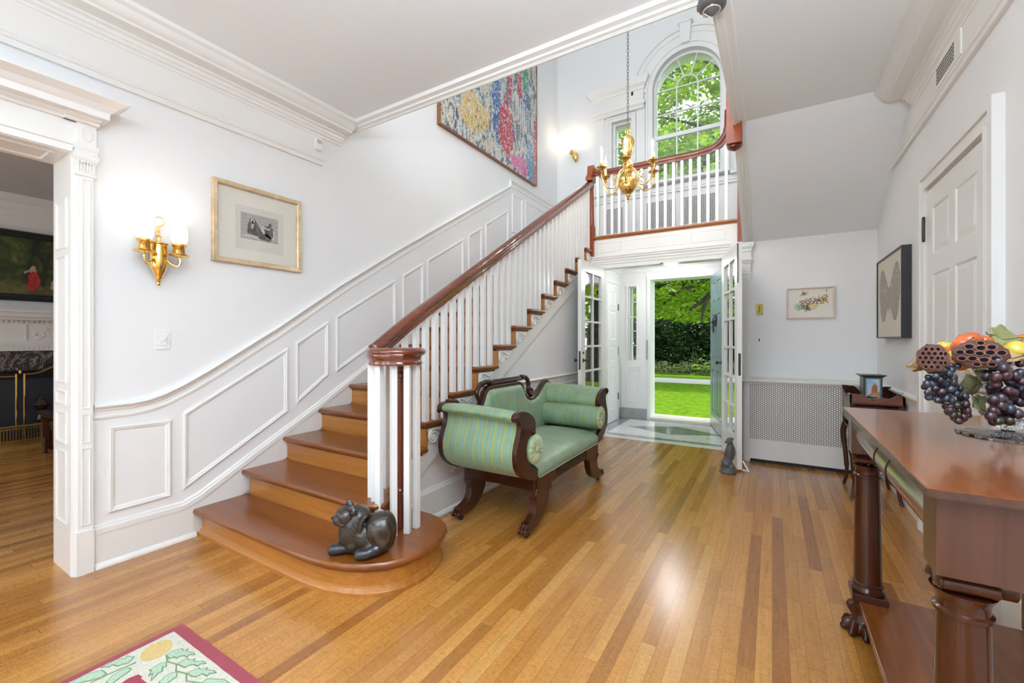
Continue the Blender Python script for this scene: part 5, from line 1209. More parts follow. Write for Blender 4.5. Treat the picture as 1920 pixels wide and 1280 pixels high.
for i in range(150):
    t = random.random()
    if i < 14: cx, cz = .295+random.gauss(0, .012), 1.80+random.gauss(0, .012)
    elif i < 118: cx = .245+.26*t; cz = 1.685+.06*t+random.gauss(0, .024)
    else: cx, cz = .31+random.gauss(0, .02), 1.655+random.gauss(0, .02)
    a = random.choice((.9, 1.1, 2.2, 1.3, .2)); l = random.uniform(.008, .022); w_ = random.uniform(.002, .005); d = (math.cos(a), math.sin(a)); q = (-d[1], d[0])
    mb.mi = 3 if random.random() < .6 else 4
    xzpoly(mb, [(cx-d[0]*l, cz-d[1]*l), (cx+q[0]*w_, cz+q[1]*w_), (cx+d[0]*l, cz+d[1]*l), (cx-q[0]*w_, cz-q[1]*w_)], .0146, .0152+.0001*(i % 5))
mb.build('picture', [plain('watercolour_paper', (.76, .72, .64), .7, .01), plain('green_wash', (.42, .56, .40), .7, .15, 30), plain('yellow_wash', (.70, .56, .26), .7, .15, 30), plain('ink_stroke', (.025, .02, .02), .6), plain('orange_stroke', (.34, .13, .03), .6)], wc)
# moth print in a deep black frame on the right wall, leaning out slightly
bp_ = thing('framed_moth_print', 'black deep-framed print of a pale grey moth on the right wall', 'picture', (XR, 4.8, 1.32))
fo = [(4.36, 1.318), (5.27, 1.318), (5.27, 2.03), (4.36, 2.03)]; Rm = lambda a, b, t: (XR-t, a, b)
MB().loft(fo, [(0, .001), (0, .062), (.012, .062), (.012, .050)], Rm, True, False).build('frame', M_black, bp_)
mb = MB(); mb.loft(offset(fo, .011), [(0, .048), (0, .052)], Rm, True, True); mb.mi = 1
def wing(s, pts): return [(4.815+s*a, 1.67+b) for a, b in pts]
for s in (-1, 1):
    mb.rings([[(XR-t, a, b) for a, b in wing(s, [(.0, -.07), (.0, .07), (.05, .10), (.12, .18), (.20, .25), (.27, .27), (.33, .24), (.37, .16), (.37, .02), (.34, -.06), (.31, -.15), (.24, -.21), (.16, -.20), (.10, -.14), (.05, -.09)])] for t in (.052, .0525)])
mb.rings([[(XR-t, a, b) for a, b in [(4.79, 1.55), (4.79, 1.75), (4.84, 1.75), (4.84, 1.55)]] for t in (.052, .0526)])
mb.mi = 2; random.seed(5)
for s in (-1, 1):
    for i in range(46):
        a = random.uniform(.05, .34); b = random.uniform(-.14, .04+a*.6)
        r = random.uniform(.005, .012); mb.rings([[(XR-t, 4.815+s*a+r*math.cos(k*PI/4), 1.67+b+1.4*r*math.sin(k*PI/4)) for k in range(8)] for t in (.0526, .0529)])
mb.build('picture', [mottled('cream_paper', [(.3, (.64, .60, .50)), (.7, (.70, .66, .57))], 2, .7), mottled('grey_rubbing', [(.35, (.30, .27, .23)), (.65, (.42, .39, .34))], 40, .8), plain('pale_spot', (.54, .50, .43), .8)], bp_)

# ================================================================== SWITCHES, SENSORS, VENT
def plate(name, lab, cat, c, n, w_, h, m, parts):
    """flat wall plate: c centre, n = 'x+' 'y-' """
    o = thing(name, lab, cat, c)
    def bx_(mb, a0, a1, z0, z1, d0, d1):
        if n == 'x+': mb.box(c[0]+d0, c[0]+d1, c[1]+a0, c[1]+a1, c[2]+z0, c[2]+z1)
        else: mb.box(c[0]+a0, c[0]+a1, c[1]-d1, c[1]-d0, c[2]+z0, c[2]+z1)
    mb = MB(); bx_(mb, -w_/2, w_/2, -h/2, h/2, 0, .006); mb.build('plate', m, o, bevel=.002)
    for nm, mm, a0, a1, z0, z1, d in parts:
        mb = MB(); bx_(mb, a0, a1, z0, z1, .006, .006+d); mb.build(nm, mm, o, bevel=.001)
M_plast = plain('white_plastic', (.80, .80, .80), .35, .005)
plate('light_switch', 'white dimmer switch on the left wall below the double sconce', 'switch', (XL, 1.192, 1.304), 'x+', .078, .122, M_plast, [('slider', M_plast, -.018, .018, -.034, .034, .006), ('button', M_plast, -.012, .010, -.004, .014, .011)])
plate('light_switch', 'white wall plate with a small black toggle right of the double doors', 'switch', (-.127, YB, 1.303), 'y-', .075, .118, M_plast, [('toggle', M_soot_black, -.006, .006, -.014, .014, .008)])
M_brassf = mottled('patinated_brass', [(.35, (.05, .035, .006)), (.5, (.24, .17, .02)), (.65, (.12, .09, .012))], 40, .3, metal=.7)
plate('doorbell_plate', 'small brass plate on the back wall above the black toggle switch', 'brass plate', (-.126, YB, 1.648), 'y-', .066, .122, M_brassf, [('button', M_iron, -.008, .008, .02, .036, .006), ('button', M_iron, -.008, .008, -.006, .010, .006), ('button', M_iron, -.008, .008, -.034, -.018, .006)])
o = thing('motion_sensor', 'white motion sensor at the far end of the left cornice', 'sensor', (XL+.012, 2.27, 2.96))
MB().box(XL+.008, XL+.045, 2.238, 2.296, 2.90, 3.0).build('housing', M_plast, o, bevel=.006); MB().box(XL+.045, XL+.048, 2.246, 2.288, 2.955, 2.985).build('lens', plain('sensor_lens', (.5, .5, .52), .3), o)
o = thing('air_vent', 'small square-holed air vent in the right frieze', 'vent', (XR-.008, 3.57, 2.90))
MB().box(XR-.016, XR-.0081, 3.32, 3.76, 2.885, 3.03).build('vent_plate', M_trim, o, bevel=.002)
mb = MB()
for i in range(10):
    for j in range(5): mb.box(XR-.0175, XR-.016, 3.42+i*.031, 3.44+i*.031, 2.91+j*.0215, 2.924+j*.0215)
mb.build('holes', plain('vent_hole', (.12, .11, .10), .7), o)
tag(MB().lathe([(.012, 2.255), (.022, 2.26), (.022, 2.266), (.012, 2.268)], (-1.19, 5.60, 0), 14).build('ball_catch', M_bronze, smooth=True), 'small dark ball catch in the middle of the double door head', 'door catch')
lamp('vestibule_lamp', (-1.25, 6.5, 2.28), 16, .12, (.97, .98, 1))
o = thing('ceiling_light', 'white dome light on the vestibule ceiling', 'ceiling light', (-1.25, 6.5, 2.40))
MB().lathe([(.13, 2.455), (.135, 2.44), (.12, 2.41), (.08, 2.385), (.03, 2.375), (0, 2.374)], (-1.25, 6.5, 0), 28, cap=False).build('dome', glow('dome_glow', (1, .98, .95), 5), o, smooth=True)

# ================================================================== SCONCES AND CHANDELIER
M_frost, N_, L_, b_ = newmat('frosted_glass_shade'); setp(b_, (1, .93, .85), .5, em=(1, .86, .70), es=.7)
M_bulb = glow('bulb_glow', (1, .84, .62), 26)
M_cand = glow('candle_sleeve', (.95, .80, .55), .35)
sc_ = thing('wall_sconce', 'brass double wall sconce with two frosted glass shades beside the framed print', 'lamp', (XL, 1.155, 1.64))
bx0, by0 = XL+.045, 1.155
MB().lathe([(.004, 1.640), (.010, 1.648), (.008, 1.66), (.016, 1.668), (.010, 1.678), (.018, 1.688), (.020, 1.70), (.036, 1.73), (.046, 1.765), (.047, 1.80), (.046, 1.86), (.044, 1.89), (.050, 1.895), (.050, 1.903), (.03, 1.912), (.012, 1.918), (.010, 1.94), (.016, 1.945), (.006, 1.955)], (bx0, by0, 0), 24).build('urn', M_brass, sc_, smooth=True, ang=50)
mb = MB(); mb.tube(curve([(bx0, by0, 1.95), (bx0, by0-.01, 1.985), (bx0, by0+.03, 2.03), (bx0, by0+.015, 2.065), (bx0, by0-.015, 2.06)]), .004, 7); mb.ell((bx0, by0, 1.99), (.006, .008, .022)); mb.build('finial', M_brass, sc_, smooth=True)
for s in (-1, 1):
    y = by0+s*.088; x = bx0+.055
    ar = MB(); ar.tube(curve([(bx0+.03, by0+s*.03, 1.80), (bx0+.045, by0+s*.05, 1.775), (x, y-s*.008, 1.765), (x+.004, y+s*.004, 1.80), (x, y, 1.825)]), .0065, 8); arm = ar.build('arm', M_brass, sc_, smooth=True)
    MB().lathe([(.012, 1.822), (.05, 1.830), (.056, 1.838), (.054, 1.840), (.02, 1.836), (.028, 1.842), (.031, 1.85), (.029, 1.885), (.034, 1.89), (.040, 1.896), (.038, 1.906), (.028, 1.906)], (x, y, 0), 24).build('cup', M_brass, arm, smooth=True, ang=50)
    MB().lathe([(.032, 1.906), (.043, 1.93), (.046, 1.96), (.043, 2.00), (.040, 2.04), (.044, 2.075), (.0425, 2.075), (.0385, 2.04), (.0415, 2.00), (.0445, 1.96), (.0415, 1.93), (.031, 1.908)], (x, y, 0), 28, cap=False).build('glass_shade', M_frost, arm, smooth=True)
    MB().ell((x, y, 1.97), (.014, .014, .024)).build('bulb', glow('sconce_bulb_glow', (1, .84, .62), 7), arm, smooth=True)
    lamp('sconce_bulb', (x, y, 2.085), .26, .03)
so2 = thing('wall_sconce', 'small brass single candle sconce high on the far landing wall', 'lamp', (-2.95, YW, 4.42))
MB().lathe([(.005, 4.40), (.03, 4.43), (.05, 4.48), (.055, 4.52), (.04, 4.56), (.01, 4.58)], (-2.945, YW-.02, 0), 20).build('urn', M_brass, so2, smooth=True)
MB().tube(curve([(-2.945, YW-.04, 4.48), (-2.96, YW-.10, 4.46), (-2.975, YW-.13, 4.52)]), .007, 8).build('arm', M_brass, so2, smooth=True)
MB().lathe([(.02, 4.51), (.045, 4.53), (.03, 4.54), (.03, 4.58)], (-2.975, YW-.13, 0), 18).build('cup', M_brass, so2, smooth=True)
MB().lathe([(.03, 4.58), (.04, 4.61), (.036, 4.68), (.04, 4.72)], (-2.975, YW-.13, 0), 20, cap=False).build('glass_shade', M_frost, so2, smooth=True)
lamp('sconce_bulb', (-2.975, YW-.15, 4.74), 3, .03)

CHX, CHY = -1.203, 4.17
ch = thing('chandelier', 'brass six-armed candle chandelier hanging on a chain in the stairwell', 'chandelier', (CHX, CHY, 2.64))
cc = (CHX, CHY, 0)
MB().lathe([(.002, 2.636), (.008, 2.645), (.010, 2.655), (.005, 2.662), (.014, 2.675), (.009, 2.685), (.018, 2.70), (.022, 2.71), (.020, 2.718), (.042, 2.730), (.066, 2.750), (.082, 2.785), (.086, 2.82), (.078, 2.855), (.055, 2.885), (.035, 2.90), (.030, 2.915), (.040, 2.925), (.046, 2.945), (.034, 2.96), (.044, 2.975), (.050, 3.0), (.036, 3.02), (.022, 3.03), (.018, 3.05), (.024, 3.058)], cc, 32).build('ball', M_brass, ch, smooth=True, ang=50)
R = []
for r, z in ((.020, 3.058), (.018, 3.075), (.030, 3.09), (.046, 3.12), (.056, 3.16), (.060, 3.20), (.062, 3.235), (.052, 3.262), (.034, 3.275), (.018, 3.285), (.012, 3.30)):
    R.append([(CHX+r*(1-.06*(k % 3 == 0))*math.cos(2*PI*k/36), CHY+r*(1-.06*(k % 3 == 0))*math.sin(2*PI*k/36), z) for k in range(36)])
mb = MB(); mb.rings(R); mb.build('urn', M_brass, ch, smooth=True, ang=60)
MB().tube([(CHX+.024*math.cos(a*PI/9)*C_, CHY+.024*math.cos(a*PI/9)*S_, 3.325+.024*math.sin(a*PI/9)) for a in range(18)], .0065, 8, loop=True).build('hanging_ring', M_brass, ch, smooth=True)
for i, a in enumerate((10, 70, 130, 190, 250, 310)):
    a = math.radians(a)+CAM_TH; d = Vector((math.cos(a), math.sin(a), 0)); c0 = Vector((CHX, CHY, 0))
    P = lambda r, z: c0+d*r+Vector((0, 0, z))
    mb = MB(); mb.tube(curve([P(.035, 2.975), P(.085, 2.93), P(.105, 2.85), P(.13, 2.79), P(.185, 2.765), P(.24, 2.80), P(.268, 2.87), P(.27, 2.93)], 6), .0068, 8)
    mb.tube(curve([P(.10, 2.86), P(.13, 2.90), P(.165, 2.885), P(.155, 2.85), P(.13, 2.86)], 6), .0045, 7)
    mb.lathe([(.010, 2.775-.012), (.012, 2.765), (.008, 2.775)], (P(.185, 0).x, P(.185, 0).y, 0), 10)
    arm = mb.build('arm', M_brass, ch, smooth=True)
    q = P(.27, 0); qc = (q.x, q.y, 0)
    MB().lathe([(.008, 2.90), (.016, 2.91), (.010, 2.925), (.020, 2.94), (.030, 2.948), (.048, 2.952), (.052, 2.958), (.046, 2.962), (.016, 2.960), (.013, 2.972), (.018, 2.985), (.016, 3.0)], qc, 22).build('drip_pan', M_brass, arm, smooth=True, ang=50)
    MB().lathe([(.0105, 2.99), (.0105, 3.095)], qc, 14).build('candle_sleeve', M_cand, arm, smooth=True)
    MB().lathe([(.006, 3.095), (.012, 3.108), (.013, 3.122), (.008, 3.142), (.001, 3.165)], qc, 14).build('bulb', M_bulb, arm, smooth=True)
    lamp('chandelier_bulb', (q.x, q.y, 3.19), 3.6, .015, (1, .9, .76))
mb = MB(); n = 0; z = 3.355
while z < ZU-.05:
    P_ = []
    for k in range(12):
        a = 2*PI*k/12; u = .0085*math.cos(a); v = .020*math.sin(a)
        P_.append((CHX+(u if n % 2 else u*.2), CHY+(u*.2 if n % 2 else u), z+v))
    mb.tube(P_, .0026, 5, loop=True); z += .033; n += 1
mb.build('chain', plain('antique_chain', (.16, .11, .07), .4, .1, 20, metal=.7), ch, smooth=True)
MB().lathe([(.02, ZU-.06), (.06, ZU-.03), (.07, ZU-.001)], cc, 24).build('ceiling_canopy', M_brass, ch, smooth=True)

# ================================================================== RUG
rug = thing('hooked_rug', 'cream hooked rug with red border, green leaves and a yellow moon, lower left corner', 'rug', (-1.71, .1, 0))
rx0, rx1, ry0, ry1 = -2.310, -1.10, -.8, .908
random.seed(2)
def cloth(name, c, v=.18): return mottled(name, [(.3, tuple(x*(1-v) for x in c)), (.7, tuple(min(1, x*(1+v)) for x in c))], 130, .95, detail=3)
def edge(x0, x1, y0, y1, wob, n=40):
    P = []
    for (a, b, c, d) in ((x0, y0, x1, y0), (x1, y0, x1, y1), (x1, y1, x0, y1), (x0, y1, x0, y0)):
        for i in range(n): t = i/n; P.append((a+(c-a)*t+random.uniform(-wob, wob), b+(d-b)*t+random.uniform(-wob, wob)))
    return P
MB().rings([[(a, b, z) for a, b in edge(rx0, rx1, ry0, ry1, .0015)] for z in (.0005,)]+[[(a, b, .008) for a, b in edge(rx0, rx1, ry0, ry1, .001)]]).build('border', cloth('red_wool', (.30, .055, .07)), rug)
MB().rings([[(a, b, .0085) for a, b in edge(rx0+.034, rx1-.034, ry0+.046, ry1-.046, .001)], [(a, b, .0105) for a, b in edge(rx0+.035, rx1-.035, ry0+.047, ry1-.047, .001)]]).build('field', cloth('cream_wool', (.58, .56, .46)), rug)
LV = [[(-2.131, .777), (-2.137, .803), (-2.125, .822), (-2.118, .833), (-2.099, .83), (-2.095, .846), (-2.084, .835), (-2.047, .847), (-2.026, .843), (-2.048, .83), (-2.039, .817), (-2.062, .815), (-2.073, .804), (-2.069, .794), (-2.09, .789), (-2.093, .776)],
 [(-2.035, .779), (-2.04, .8), (-2.036, .818), (-2.018, .817), (-2.004, .834), (-1.993, .824), (-1.963, .843), (-1.935, .844), (-1.952, .829), (-1.948, .817), (-1.974, .812), (-1.983, .799), (-1.983, .788), (-2.001, .783)],
 [(-1.945, .777), (-1.944, .8), (-1.938, .819), (-1.923, .817), (-1.91, .836), (-1.898, .828), (-1.869, .842), (-1.847, .84), (-1.865, .822), (-1.859, .811), (-1.89, .807), (-1.893, .787), (-1.913, .779)],
 [(-2.084, .766), (-2.097, .75), (-2.096, .731), (-2.091, .707), (-2.079, .711), (-2.054, .693), (-2.055, .707), (-2.016, .688), (-2.023, .702), (-2.038, .721), (-2.037, .736), (-2.06, .745), (-2.052, .754)],
 [(-1.982, .763), (-2.001, .747), (-1.999, .727), (-1.986, .702), (-1.957, .7), (-1.949, .72), (-1.956, .739), (-1.954, .75)],
 [(-2.228, .71), (-2.263, .695), (-2.252, .684), (-2.273, .671), (-2.273, .651), (-2.268, .639), (-2.274, .614), (-2.242, .635), (-2.247, .644), (-2.217, .654), (-2.217, .666), (-2.204, .681), (-2.213, .696)],
 [(-2.158, .678), (-2.179, .673), (-2.183, .656), (-2.183, .641), (-2.176, .623), (-2.156, .6), (-2.113, .592), (-2.126, .613), (-2.135, .634), (-2.142, .651), (-2.146, .667)],
 [(-2.21, .619), (-2.25, .615), (-2.263, .596), (-2.275, .578), (-2.274, .557), (-2.269, .535), (-2.249, .517), (-2.225, .558), (-2.209, .582), (-2.2, .601)],
 [(-1.844, .784), (-1.849, .807), (-1.828, .819), (-1.788, .84), (-1.747, .842), (-1.756, .807), (-1.789, .781)]]
M_lo, M_li = cloth('dark_green_wool', (.17, .24, .12)), cloth('pale_green_wool', (.38, .50, .36))
for P in LV:
    lf = MB().rings([[(a, b, .0105) for a, b in P], [(a, b, .0118) for a, b in P]]).build('leaf_outline', M_lo, rug)
    Q = offset(P, .0045); MB().rings([[(a, b, .0118) for a, b in Q], [(a, b, .0124) for a, b in Q]]).build('leaf_fill', M_li, lf)
MB().tube([(-2.123, .778, .0105), (-2.081, .767, .0105), (-2.035, .779, .0105), (-1.995, .762, .0105), (-1.945, .777, .0105), (-1.902, .76, .0105), (-1.844, .784, .0105)], .003, 6).build('stem', M_lo, rug)
MB().tube([(-2.185, .70, .0105), (-2.19, .67, .0105), (-2.20, .62, .0105), (-2.20, .56, .0105)], .003, 6).build('stem', M_lo, rug)
MB().rings([[(-2.198+.056*math.cos(a)*1.0-.010*math.sin(a), .772+.056*math.sin(a), z) for a in [2*PI*k/40 for k in range(40)]] for z in (.0105, .012)]).build('yellow_moon', cloth('yellow_wool', (.58, .41, .16)), rug)
P = [(-2.10, .629), (-2.106, .651), (-2.098, .679), (-2.073, .682), (-2.066, .676), (-2.018, .679), (-2.0, .60), (-2.05, .50), (-2.12, .55)]
MB().rings([[(a, b, z) for a, b in P] for z in (.0105, .0122)]).build('red_flower', cloth('red_wool_flower', (.30, .04, .06)), rug)

# ================================================================== LIVING ROOM beyond the opening
XF = -8.55
ST(MB().box(XF-.3, XF, -3.2, 5, 0, ZC), 'wall_living_room_far', M_wall); ST(MB().box(XF, XL-.3, 3.6, 3.8, 0, ZC), 'wall_living_room_side', M_wall)
mb = MB(); mb.box(XF-.3, XL-.3, -3.4, -3.2, 0, .7); mb.box(XF-.3, XL-.3, -3.4, -3.2, 2.4, ZC)
for a, b in ((XF-.3, -7.4), (-6.3, -5.6), (-4.5, XL-.3)): mb.box(a, b, -3.4, -3.2, .7, 2.4)
ST(mb, 'wall_living_room_rear', M_wall)
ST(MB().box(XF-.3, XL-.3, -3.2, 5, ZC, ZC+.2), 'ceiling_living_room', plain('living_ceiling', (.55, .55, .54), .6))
mb = MB()
for a, b, d in ((3.10, 3.20, .13), (3.0, 3.1, .07), (2.92, 3.0, .04), (2.80, 2.92, .02)): mb.box(XF, XF+d, -3, 3.6, a, b)
ST(mb, 'trim_20', M_trim)
fp = thing('fireplace_mantel', 'white carved mantelpiece with black marble surround in the room on the left', 'fireplace', (XF+.1, 1.0, 0))
mb = MB(); Pm = lambda z0, z1, d: mb.box(XF+.001, XF+d, .35, 3.3, z0, z1)
Pm(1.60, 1.66, .30); Pm(1.66, 1.69, .34); Pm(1.56, 1.60, .24); Pm(1.28, 1.56, .16); Pm(1.24, 1.28, .19); Pm(1.16, 1.24, .17)
for i in range(60): mb.box(XF+.16, XF+.19, .5+i*.045, .522+i*.045, 1.525, 1.555)
for i in range(60): mb.box(XF+.17, XF+.18, .5+i*.045, .53+i*.045, 1.18, 1.22)
mb.box(XF+.001, XF+.17, 2.9, 3.3, 0, 1.16)
mb.build('mantel', M_trim, fp)
mb = MB(); random.seed(9)
for i in range(26): mb.ell((XF+.165, 1.62+i*.018+random.uniform(-.01, .01), 1.38+random.uniform(-.05, .07)), (.012, .018, .030), Matrix.Rotation(random.uniform(-1, 1), 3, 'X'), 8, 6)
mb.build('carved_relief', M_trim, fp, smooth=True); MB().box(XF+.16, XF+.172, 1.53, 1.55, 1.30, 1.50).build('panel_divider', M_trim, fp)
MB().box(XF+.001, XF+.15, .35, 2.9, .90, 1.16).build('marble_surround', mottled('black_marble', [(.42, (.012, .011, .012)), (.52, (.035, .025, .025)), (.57, (.35, .28, .25)), (.60, (.03, .02, .02))], 5, .12, 2.5, coat=.5), fp)
MB().box(XF+.001, XF+.02, .35, 2.9, 0, .90).build('firebox', M_soot_black, fp)
op = thing('landscape_painting', 'dark framed landscape painting with a red-robed figure above the mantelpiece', 'painting', (XF+.04, 1.4, 1.80))
fo = [(.70, 1.82), (2.05, 1.82), (2.05, 2.74), (.70, 2.74)]
MB().loft(fo, [(0, .002), (0, .06), (.02, .075), (.05, .06), (.07, .062), (.09, .045)], Lm(XF), True, False).build('frame', M_black, op)
mb = MB(); mb.loft(offset(fo, .085), [(0, .035), (0, .042)], Lm(XF), True, True)
mb.mi = 1; yzpoly(mb, [(.79, 1.91), (1.96, 1.91), (1.96, 2.02), (1.6, 2.06), (1.3, 2.02), (.79, 2.10)], .042, .044, XF)
mb.mi = 2; yzpoly(mb, [(1.565, 2.0), (1.59, 2.08), (1.58, 2.16), (1.62, 2.22), (1.67, 2.20), (1.70, 2.10), (1.665, 1.98), (1.62, 1.96)], .044, .048, XF)
mb.mi = 3; yzpoly(mb, [(1.60, 2.20), (1.60, 2.26), (1.625, 2.30), (1.65, 2.29), (1.66, 2.20)], .044, .0475, XF); yzpoly(mb, [(1.55, 2.18), (1.60, 2.22), (1.60, 2.245), (1.545, 2.21)], .044, .047, XF); yzpoly(mb, [(1.79, 2.0), (1.80, 2.10), (1.83, 2.14), (1.86, 2.08), (1.88, 1.98)], .044, .047, XF)
mb.mi = 4; yzpoly(mb, [(1.70, 2.02), (1.72, 2.30), (1.66, 2.45), (1.74, 2.40), (1.80, 2.55), (1.78, 2.38), (1.76, 2.2), (1.74, 2.02)], .042, .0455, XF)
mb.build('picture', [mottled('painted_trees', [(.35, (.012, .02, .008)), (.5, (.04, .06, .018)), (.62, (.10, .12, .03)), (.75, (.30, .34, .28))], 4.5, .3, .6, 9), mottled('painted_ground', [(.4, (.05, .045, .015)), (.6, (.14, .12, .04))], 9, .4), plain('red_robe', (.42, .025, .018), .4, .3, 18), plain('painted_skin', (.46, .30, .20), .4), plain('painted_trunk', (.03, .025, .015), .4)], op)
fs = thing('fire_screen', 'brass-edged dark mesh fire screen in front of the living room fireplace', 'fire screen', (XF+.35, 1.6, 0))
X_ = XF+.34
MB().box(X_, X_+.006, .8, 2.6, .05, .80).build('mesh', plain('dark_mesh', (.008, .010, .016), .5), fs)
mb = MB(); mb.tube([(X_, .8, .84), (X_, 1.43, .84)], .009, 8); mb.tube(curve([(X_, 1.49, .86), (X_, 1.62, .875), (X_, 1.75, .94), (X_, 1.9, .985), (X_, 2.2, 1.0)]), .010, 8)
for y in (1.425, 1.495): mb.tube([(X_, y, .03), (X_, y, .87)], .011, 8)
mb.ell((X_, 1.46, .89), (.014, .014, .03)); mb.build('brass_frame', M_brass, fs, smooth=True)
an = thing('andiron', 'turned iron andiron beside the folding fire screen', 'andiron', (XF+.45, 1.62, 0))
MB().lathe([(.04, 0), (.04, .05), (.02, .07), (.02, .12), (.045, .15), (.02, .18), (.03, .24), (.05, .28), (.03, .32), (.02, .36), (.04, .40), (.065, .44), (.075, .47), (.05, .50), (.03, .53), (.035, .55), (.01, .58)], (XF+.45, 1.62, 0), 20).build('post', plain('pewter', (.10, .10, .09), .3, .1, 20, metal=1), an, smooth=True)
fe = thing('fireplace_fender', 'pierced brass fender on the living room floor before the fireplace', 'fender', (XF+.6, 1.6, 0))
mb = MB(); mb.box(XF+.60, XF+.62, .9, 2.3, .0, .04); mb.tube([(XF+.61, .9, .24), (XF+.61, 2.3, .24)], .012, 8)
mb.box(XF+.605, XF+.615, .9, 2.3, .05, .07); mb.box(XF+.605, XF+.615, .9, 2.3, .20, .22)
for i in range(56): mb.box(XF+.606, XF+.614, .9+i*.025, .909+i*.025, .04, .22)
mb.build('gallery', plain('old_brass', (.42, .30, .10), .3, .1, 20, metal=1), fe)
wt = thing('wooden_stand', 'dark wooden stand with turned leg beside the opening to the living room', 'table', tuple(at(95, 850, 4.95)[:2])+(0,))
bxx, byy = at(84, 850, 4.95)[:2]
MB().box(bxx-.02, bxx+.6, byy-.06, byy+.55, .455, .50).build('top', M_dark, wt, bevel=.01)
MB().lathe([(.018, 0), (.022, .02), (.018, .05), (.028, .12), (.030, .16), (.024, .18), (.024, .19)], (bxx+.01, byy+.0, 0), 16).build('leg', M_darkz, wt, smooth=True); MB().box(bxx-.016, bxx+.036, byy-.026, byy+.026, .19, .46).build('leg_block', M_darkz, wt)
MB().box(bxx+.04, bxx+.58, byy+.05, byy+.5, .10, .455).build('drawer_case', M_darkz, wt)
o = MB().lathe([(.12, 0), (.12, .03)], (0, 0, 0), 24, 'x')
o2 = MB(Matrix.Translation(Vector((bxx-.16, byy+.12, .122)))); o2.lathe([(.105, 0), (.12, .005), (.12, .03), (.105, .035)], (0, 0, 0), 28, 'x'); o2.build('wheel', M_darkz, wt, smooth=True, ang=40)

# ================================================================== GARDEN
M_grass = mottled('lawn', [(.3, (.050, .120, .004)), (.5, (.095, .19, .006)), (.7, (.17, .25, .012))], 7, .9, scale=(1, .6, 1), spec=.08)
tag(MB().box(-60, 60, 7.5, 15.4, -.5, -.16).build('lawn', M_grass, kind='structure'))
tag(MB().box(-60, 60, 17.4, 60, -.5, -.155).build('lawn', M_grass, kind='structure'))
MB().box(-60, 60, 15.4, 17.4, -.5, -.17).build('driveway', plain('pale_driveway', (.45, .44, .43), .8), kind='structure')
def leafcloud(name, clusters, per, size, mat, parent, flat=.45, seed=1):
    rng = np.random.default_rng(seed); V = []; n = 0
    for (c, r) in clusters:
        k = per; d = rng.normal(size=(k, 3)); d /= np.linalg.norm(d, axis=1)[:, None]
        p = np.array(c)+d*np.array([r, r, r*flat])*rng.uniform(.35, 1, size=(k, 1))**.5
        a = rng.normal(size=(k, 3)); a[:, 2] *= .45; a /= np.linalg.norm(a, axis=1)[:, None]
        b = rng.normal(size=(k, 3)); b[:, 2] *= .45; b -= a*(a*b).sum(1)[:, None]; b /= np.linalg.norm(b, axis=1)[:, None]
        s = size*rng.uniform(.6, 1.3, size=(k, 1))
        V.append(np.stack([p-a*s, p+b*s*.42, p+a*s, p-b*s*.42], 1).reshape(-1, 3)); n += k
    V = np.concatenate(V); V = V-np.array(WM[parent.name].translation)
    me = bpy.data.meshes.new(name); me.vertices.add(len(V)); me.vertices.foreach_set('co', V.ravel())
    me.loops.add(len(V)); me.loops.foreach_set('vertex_index', np.arange(len(V))); me.polygons.add(n); me.polygons.foreach_set('loop_start', np.arange(0, len(V), 4)); me.polygons.foreach_set('loop_total', np.full(n, 4))
    me.update(calc_edges=True); me.materials.append(mat); o = bpy.data.objects.new(name, me); COL.objects.link(o); o.parent = parent; WM[o.name] = WM[parent.name]; return o
F1 = foliage('maple_leaves', [(.32, (.05, .12, .008)), (.46, (.20, .36, .016)), (.62, (.46, .62, .05))], 1.5, .55)
F2 = foliage('dark_leaves', [(.3, (0.009, 0.025, 0.007)), (.5, (0.025, 0.061, 0.016)), (.7, (0.072, 0.130, 0.036))], 1.6, .25)
F3 = foliage('silvery_shrub_leaves', [(.3, (0.050, 0.086, 0.025)), (.5, (0.144, 0.187, 0.072)), (.7, (0.288, 0.317, 0.173))], 3, .3)
F4 = foliage('mid_green_leaves', [(.3, (0.022, 0.065, 0.009)), (.5, (0.065, 0.158, 0.018)), (.7, (0.158, 0.288, 0.043))], 1.0, .4)
M_bark = mottled('bark', [(.3, (.018, .013, .010)), (.7, (.06, .045, .035))], 6, .9)
rng = np.random.default_rng(4)
tr = thing('maple_tree', 'large bright green maple spreading over the front lawn', 'tree', (1.6, 14.6, -.16))
tb_ = MB(); tb_.tube(curve([(1.6, 14.6, -.2), (1.5, 14.6, 2.0), (1.2, 14.5, 4.5), (.6, 14.4, 7.5), (.2, 14.3, 10.5)]), [.34]*6+[.28]*6+[.22]*6+[.14]*7, 12)
tb_.build('trunk', M_bark, tr, smooth=True)
br = MB(); random.seed(3)
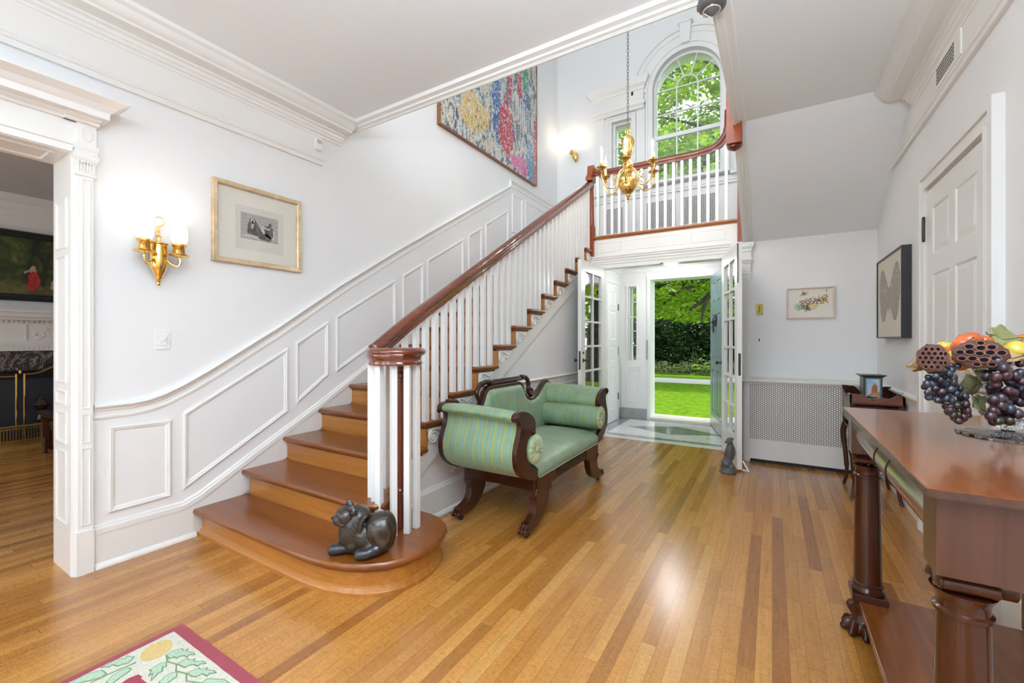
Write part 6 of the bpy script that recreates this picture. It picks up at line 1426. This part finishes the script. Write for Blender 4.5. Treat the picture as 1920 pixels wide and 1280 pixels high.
for (P) in ([(1.3, 14.5, 3.6), (-.3, 14.0, 3.55), (-1.8, 13.6, 2.95), (-3.4, 13.3, 2.45), (-5, 13, 2.3)], [(1.3, 14.5, 4.2), (-.6, 14.6, 4.0), (-2.2, 14.4, 3.3), (-3.6, 14.2, 2.9)], [(-.6, 14.0, 3.5), (-1.6, 13.8, 2.6), (-2.4, 13.7, 2.0), (-3.3, 13.6, 1.65)],
            [(-1.2, 13.8, 3.2), (-2.0, 13.2, 3.35), (-3.2, 12.8, 3.2)], [(1.0, 14.5, 6), (-.8, 14.2, 7.2), (-2.6, 14.0, 8.1), (-4.2, 13.6, 8.6)], [(.6, 14.4, 7.5), (-1.0, 14.0, 9.0), (-2.6, 13.8, 10.2)], [(1.1, 14.5, 5), (-.9, 14.3, 6.0), (-3.0, 14, 6.6), (-5, 13.8, 6.9)],
            [(-1.4, 13.7, 2.9), (-1.7, 13.7, 2.3), (-1.75, 13.6, 1.8)], [(-2.2, 14.2, 3.3), (-2.6, 14.1, 2.7), (-3.1, 14.0, 2.35)]):
    c = curve(P, 5); br.tube(c, [.075*(1-.75*i/len(c)) for i in range(len(c))], 7)
for i in range(60):
    p = Vector((rng.uniform(-4.6, -.8), rng.uniform(12.8, 14.6), rng.uniform(1.8, 10))); q = p+Vector((rng.uniform(-.9, .3), rng.uniform(-.4, .4), rng.uniform(-.35, .3))); br.tube([p, (p+q)/2+Vector((0, 0, .06)), q], [.02, .015, .006], 5)
br.build('branches', M_bark, tr, smooth=True)
cl = [((rng.uniform(-7.5, 2.5), rng.uniform(12.6, 17), rng.uniform(2.0, 12)), rng.uniform(.45, .85)) for _ in range(760)]
leafcloud('foliage', cl, 66, .11, F1, tr, .32, 1)
t2 = thing('dark_shrub', 'dense dark green rhododendron mass beyond the driveway', 'shrub', (-4.5, 21, -.16))
cl = [((rng.uniform(-10, 1.5), rng.uniform(20, 22.5), rng.uniform(.1, 2.7)), rng.uniform(.4, .8)) for _ in range(330)]
leafcloud('foliage', cl, 90, .11, F2, t2, .8, 2); MB().tube([(-4.5, 21, -.2), (-4.5, 21, 1.5)], .1, 8).build('stem', M_bark, t2)
t3 = thing('silvery_shrub', 'low pale silvery shrubs edging the far side of the driveway', 'shrub', (-3, 19.4, -.16))
cl = [((x, rng.uniform(18.9, 19.6), rng.uniform(-.1, .28+.12*math.sin(x*2.1))), rng.uniform(.22, .38)) for x in rng.uniform(-9, 1, 120)]
leafcloud('foliage', cl, 70, .055, F3, t3, .8, 3); MB().tube([(-3, 19.4, -.2), (-3, 19.4, .2)], .04, 6).build('stem', M_bark, t3)
for i, (x, y, rr, h, lab) in enumerate(((-6.5, 30, 4.5, 13, 'tall green tree behind the rhododendrons, left in the doorway'), (-1.5, 33, 4.8, 15, 'tall green tree far behind the lawn, in the middle of the doorway view'), (4, 31, 4.5, 13, 'tall green tree far behind the lawn, hidden behind the open front door'), (-13, 28, 4.5, 12, 'tall green tree at the far left of the garden seen through the sidelight'))):
    t = thing('tree', lab, 'tree', (x, y, -.16)); MB().tube([(x, y, -.2), (x, y, h*.7)], [.3, .12], 10).build('trunk', M_bark, t)
    cl = [((x+rng.normal()*rr*.5, y+rng.normal()*1.2, 1.0+rng.uniform(0, 1)*h), rng.uniform(.8, 1.4)) for _ in range(240)]
    leafcloud('foliage', cl, 80, .24, F4, t, .5, 10+i)
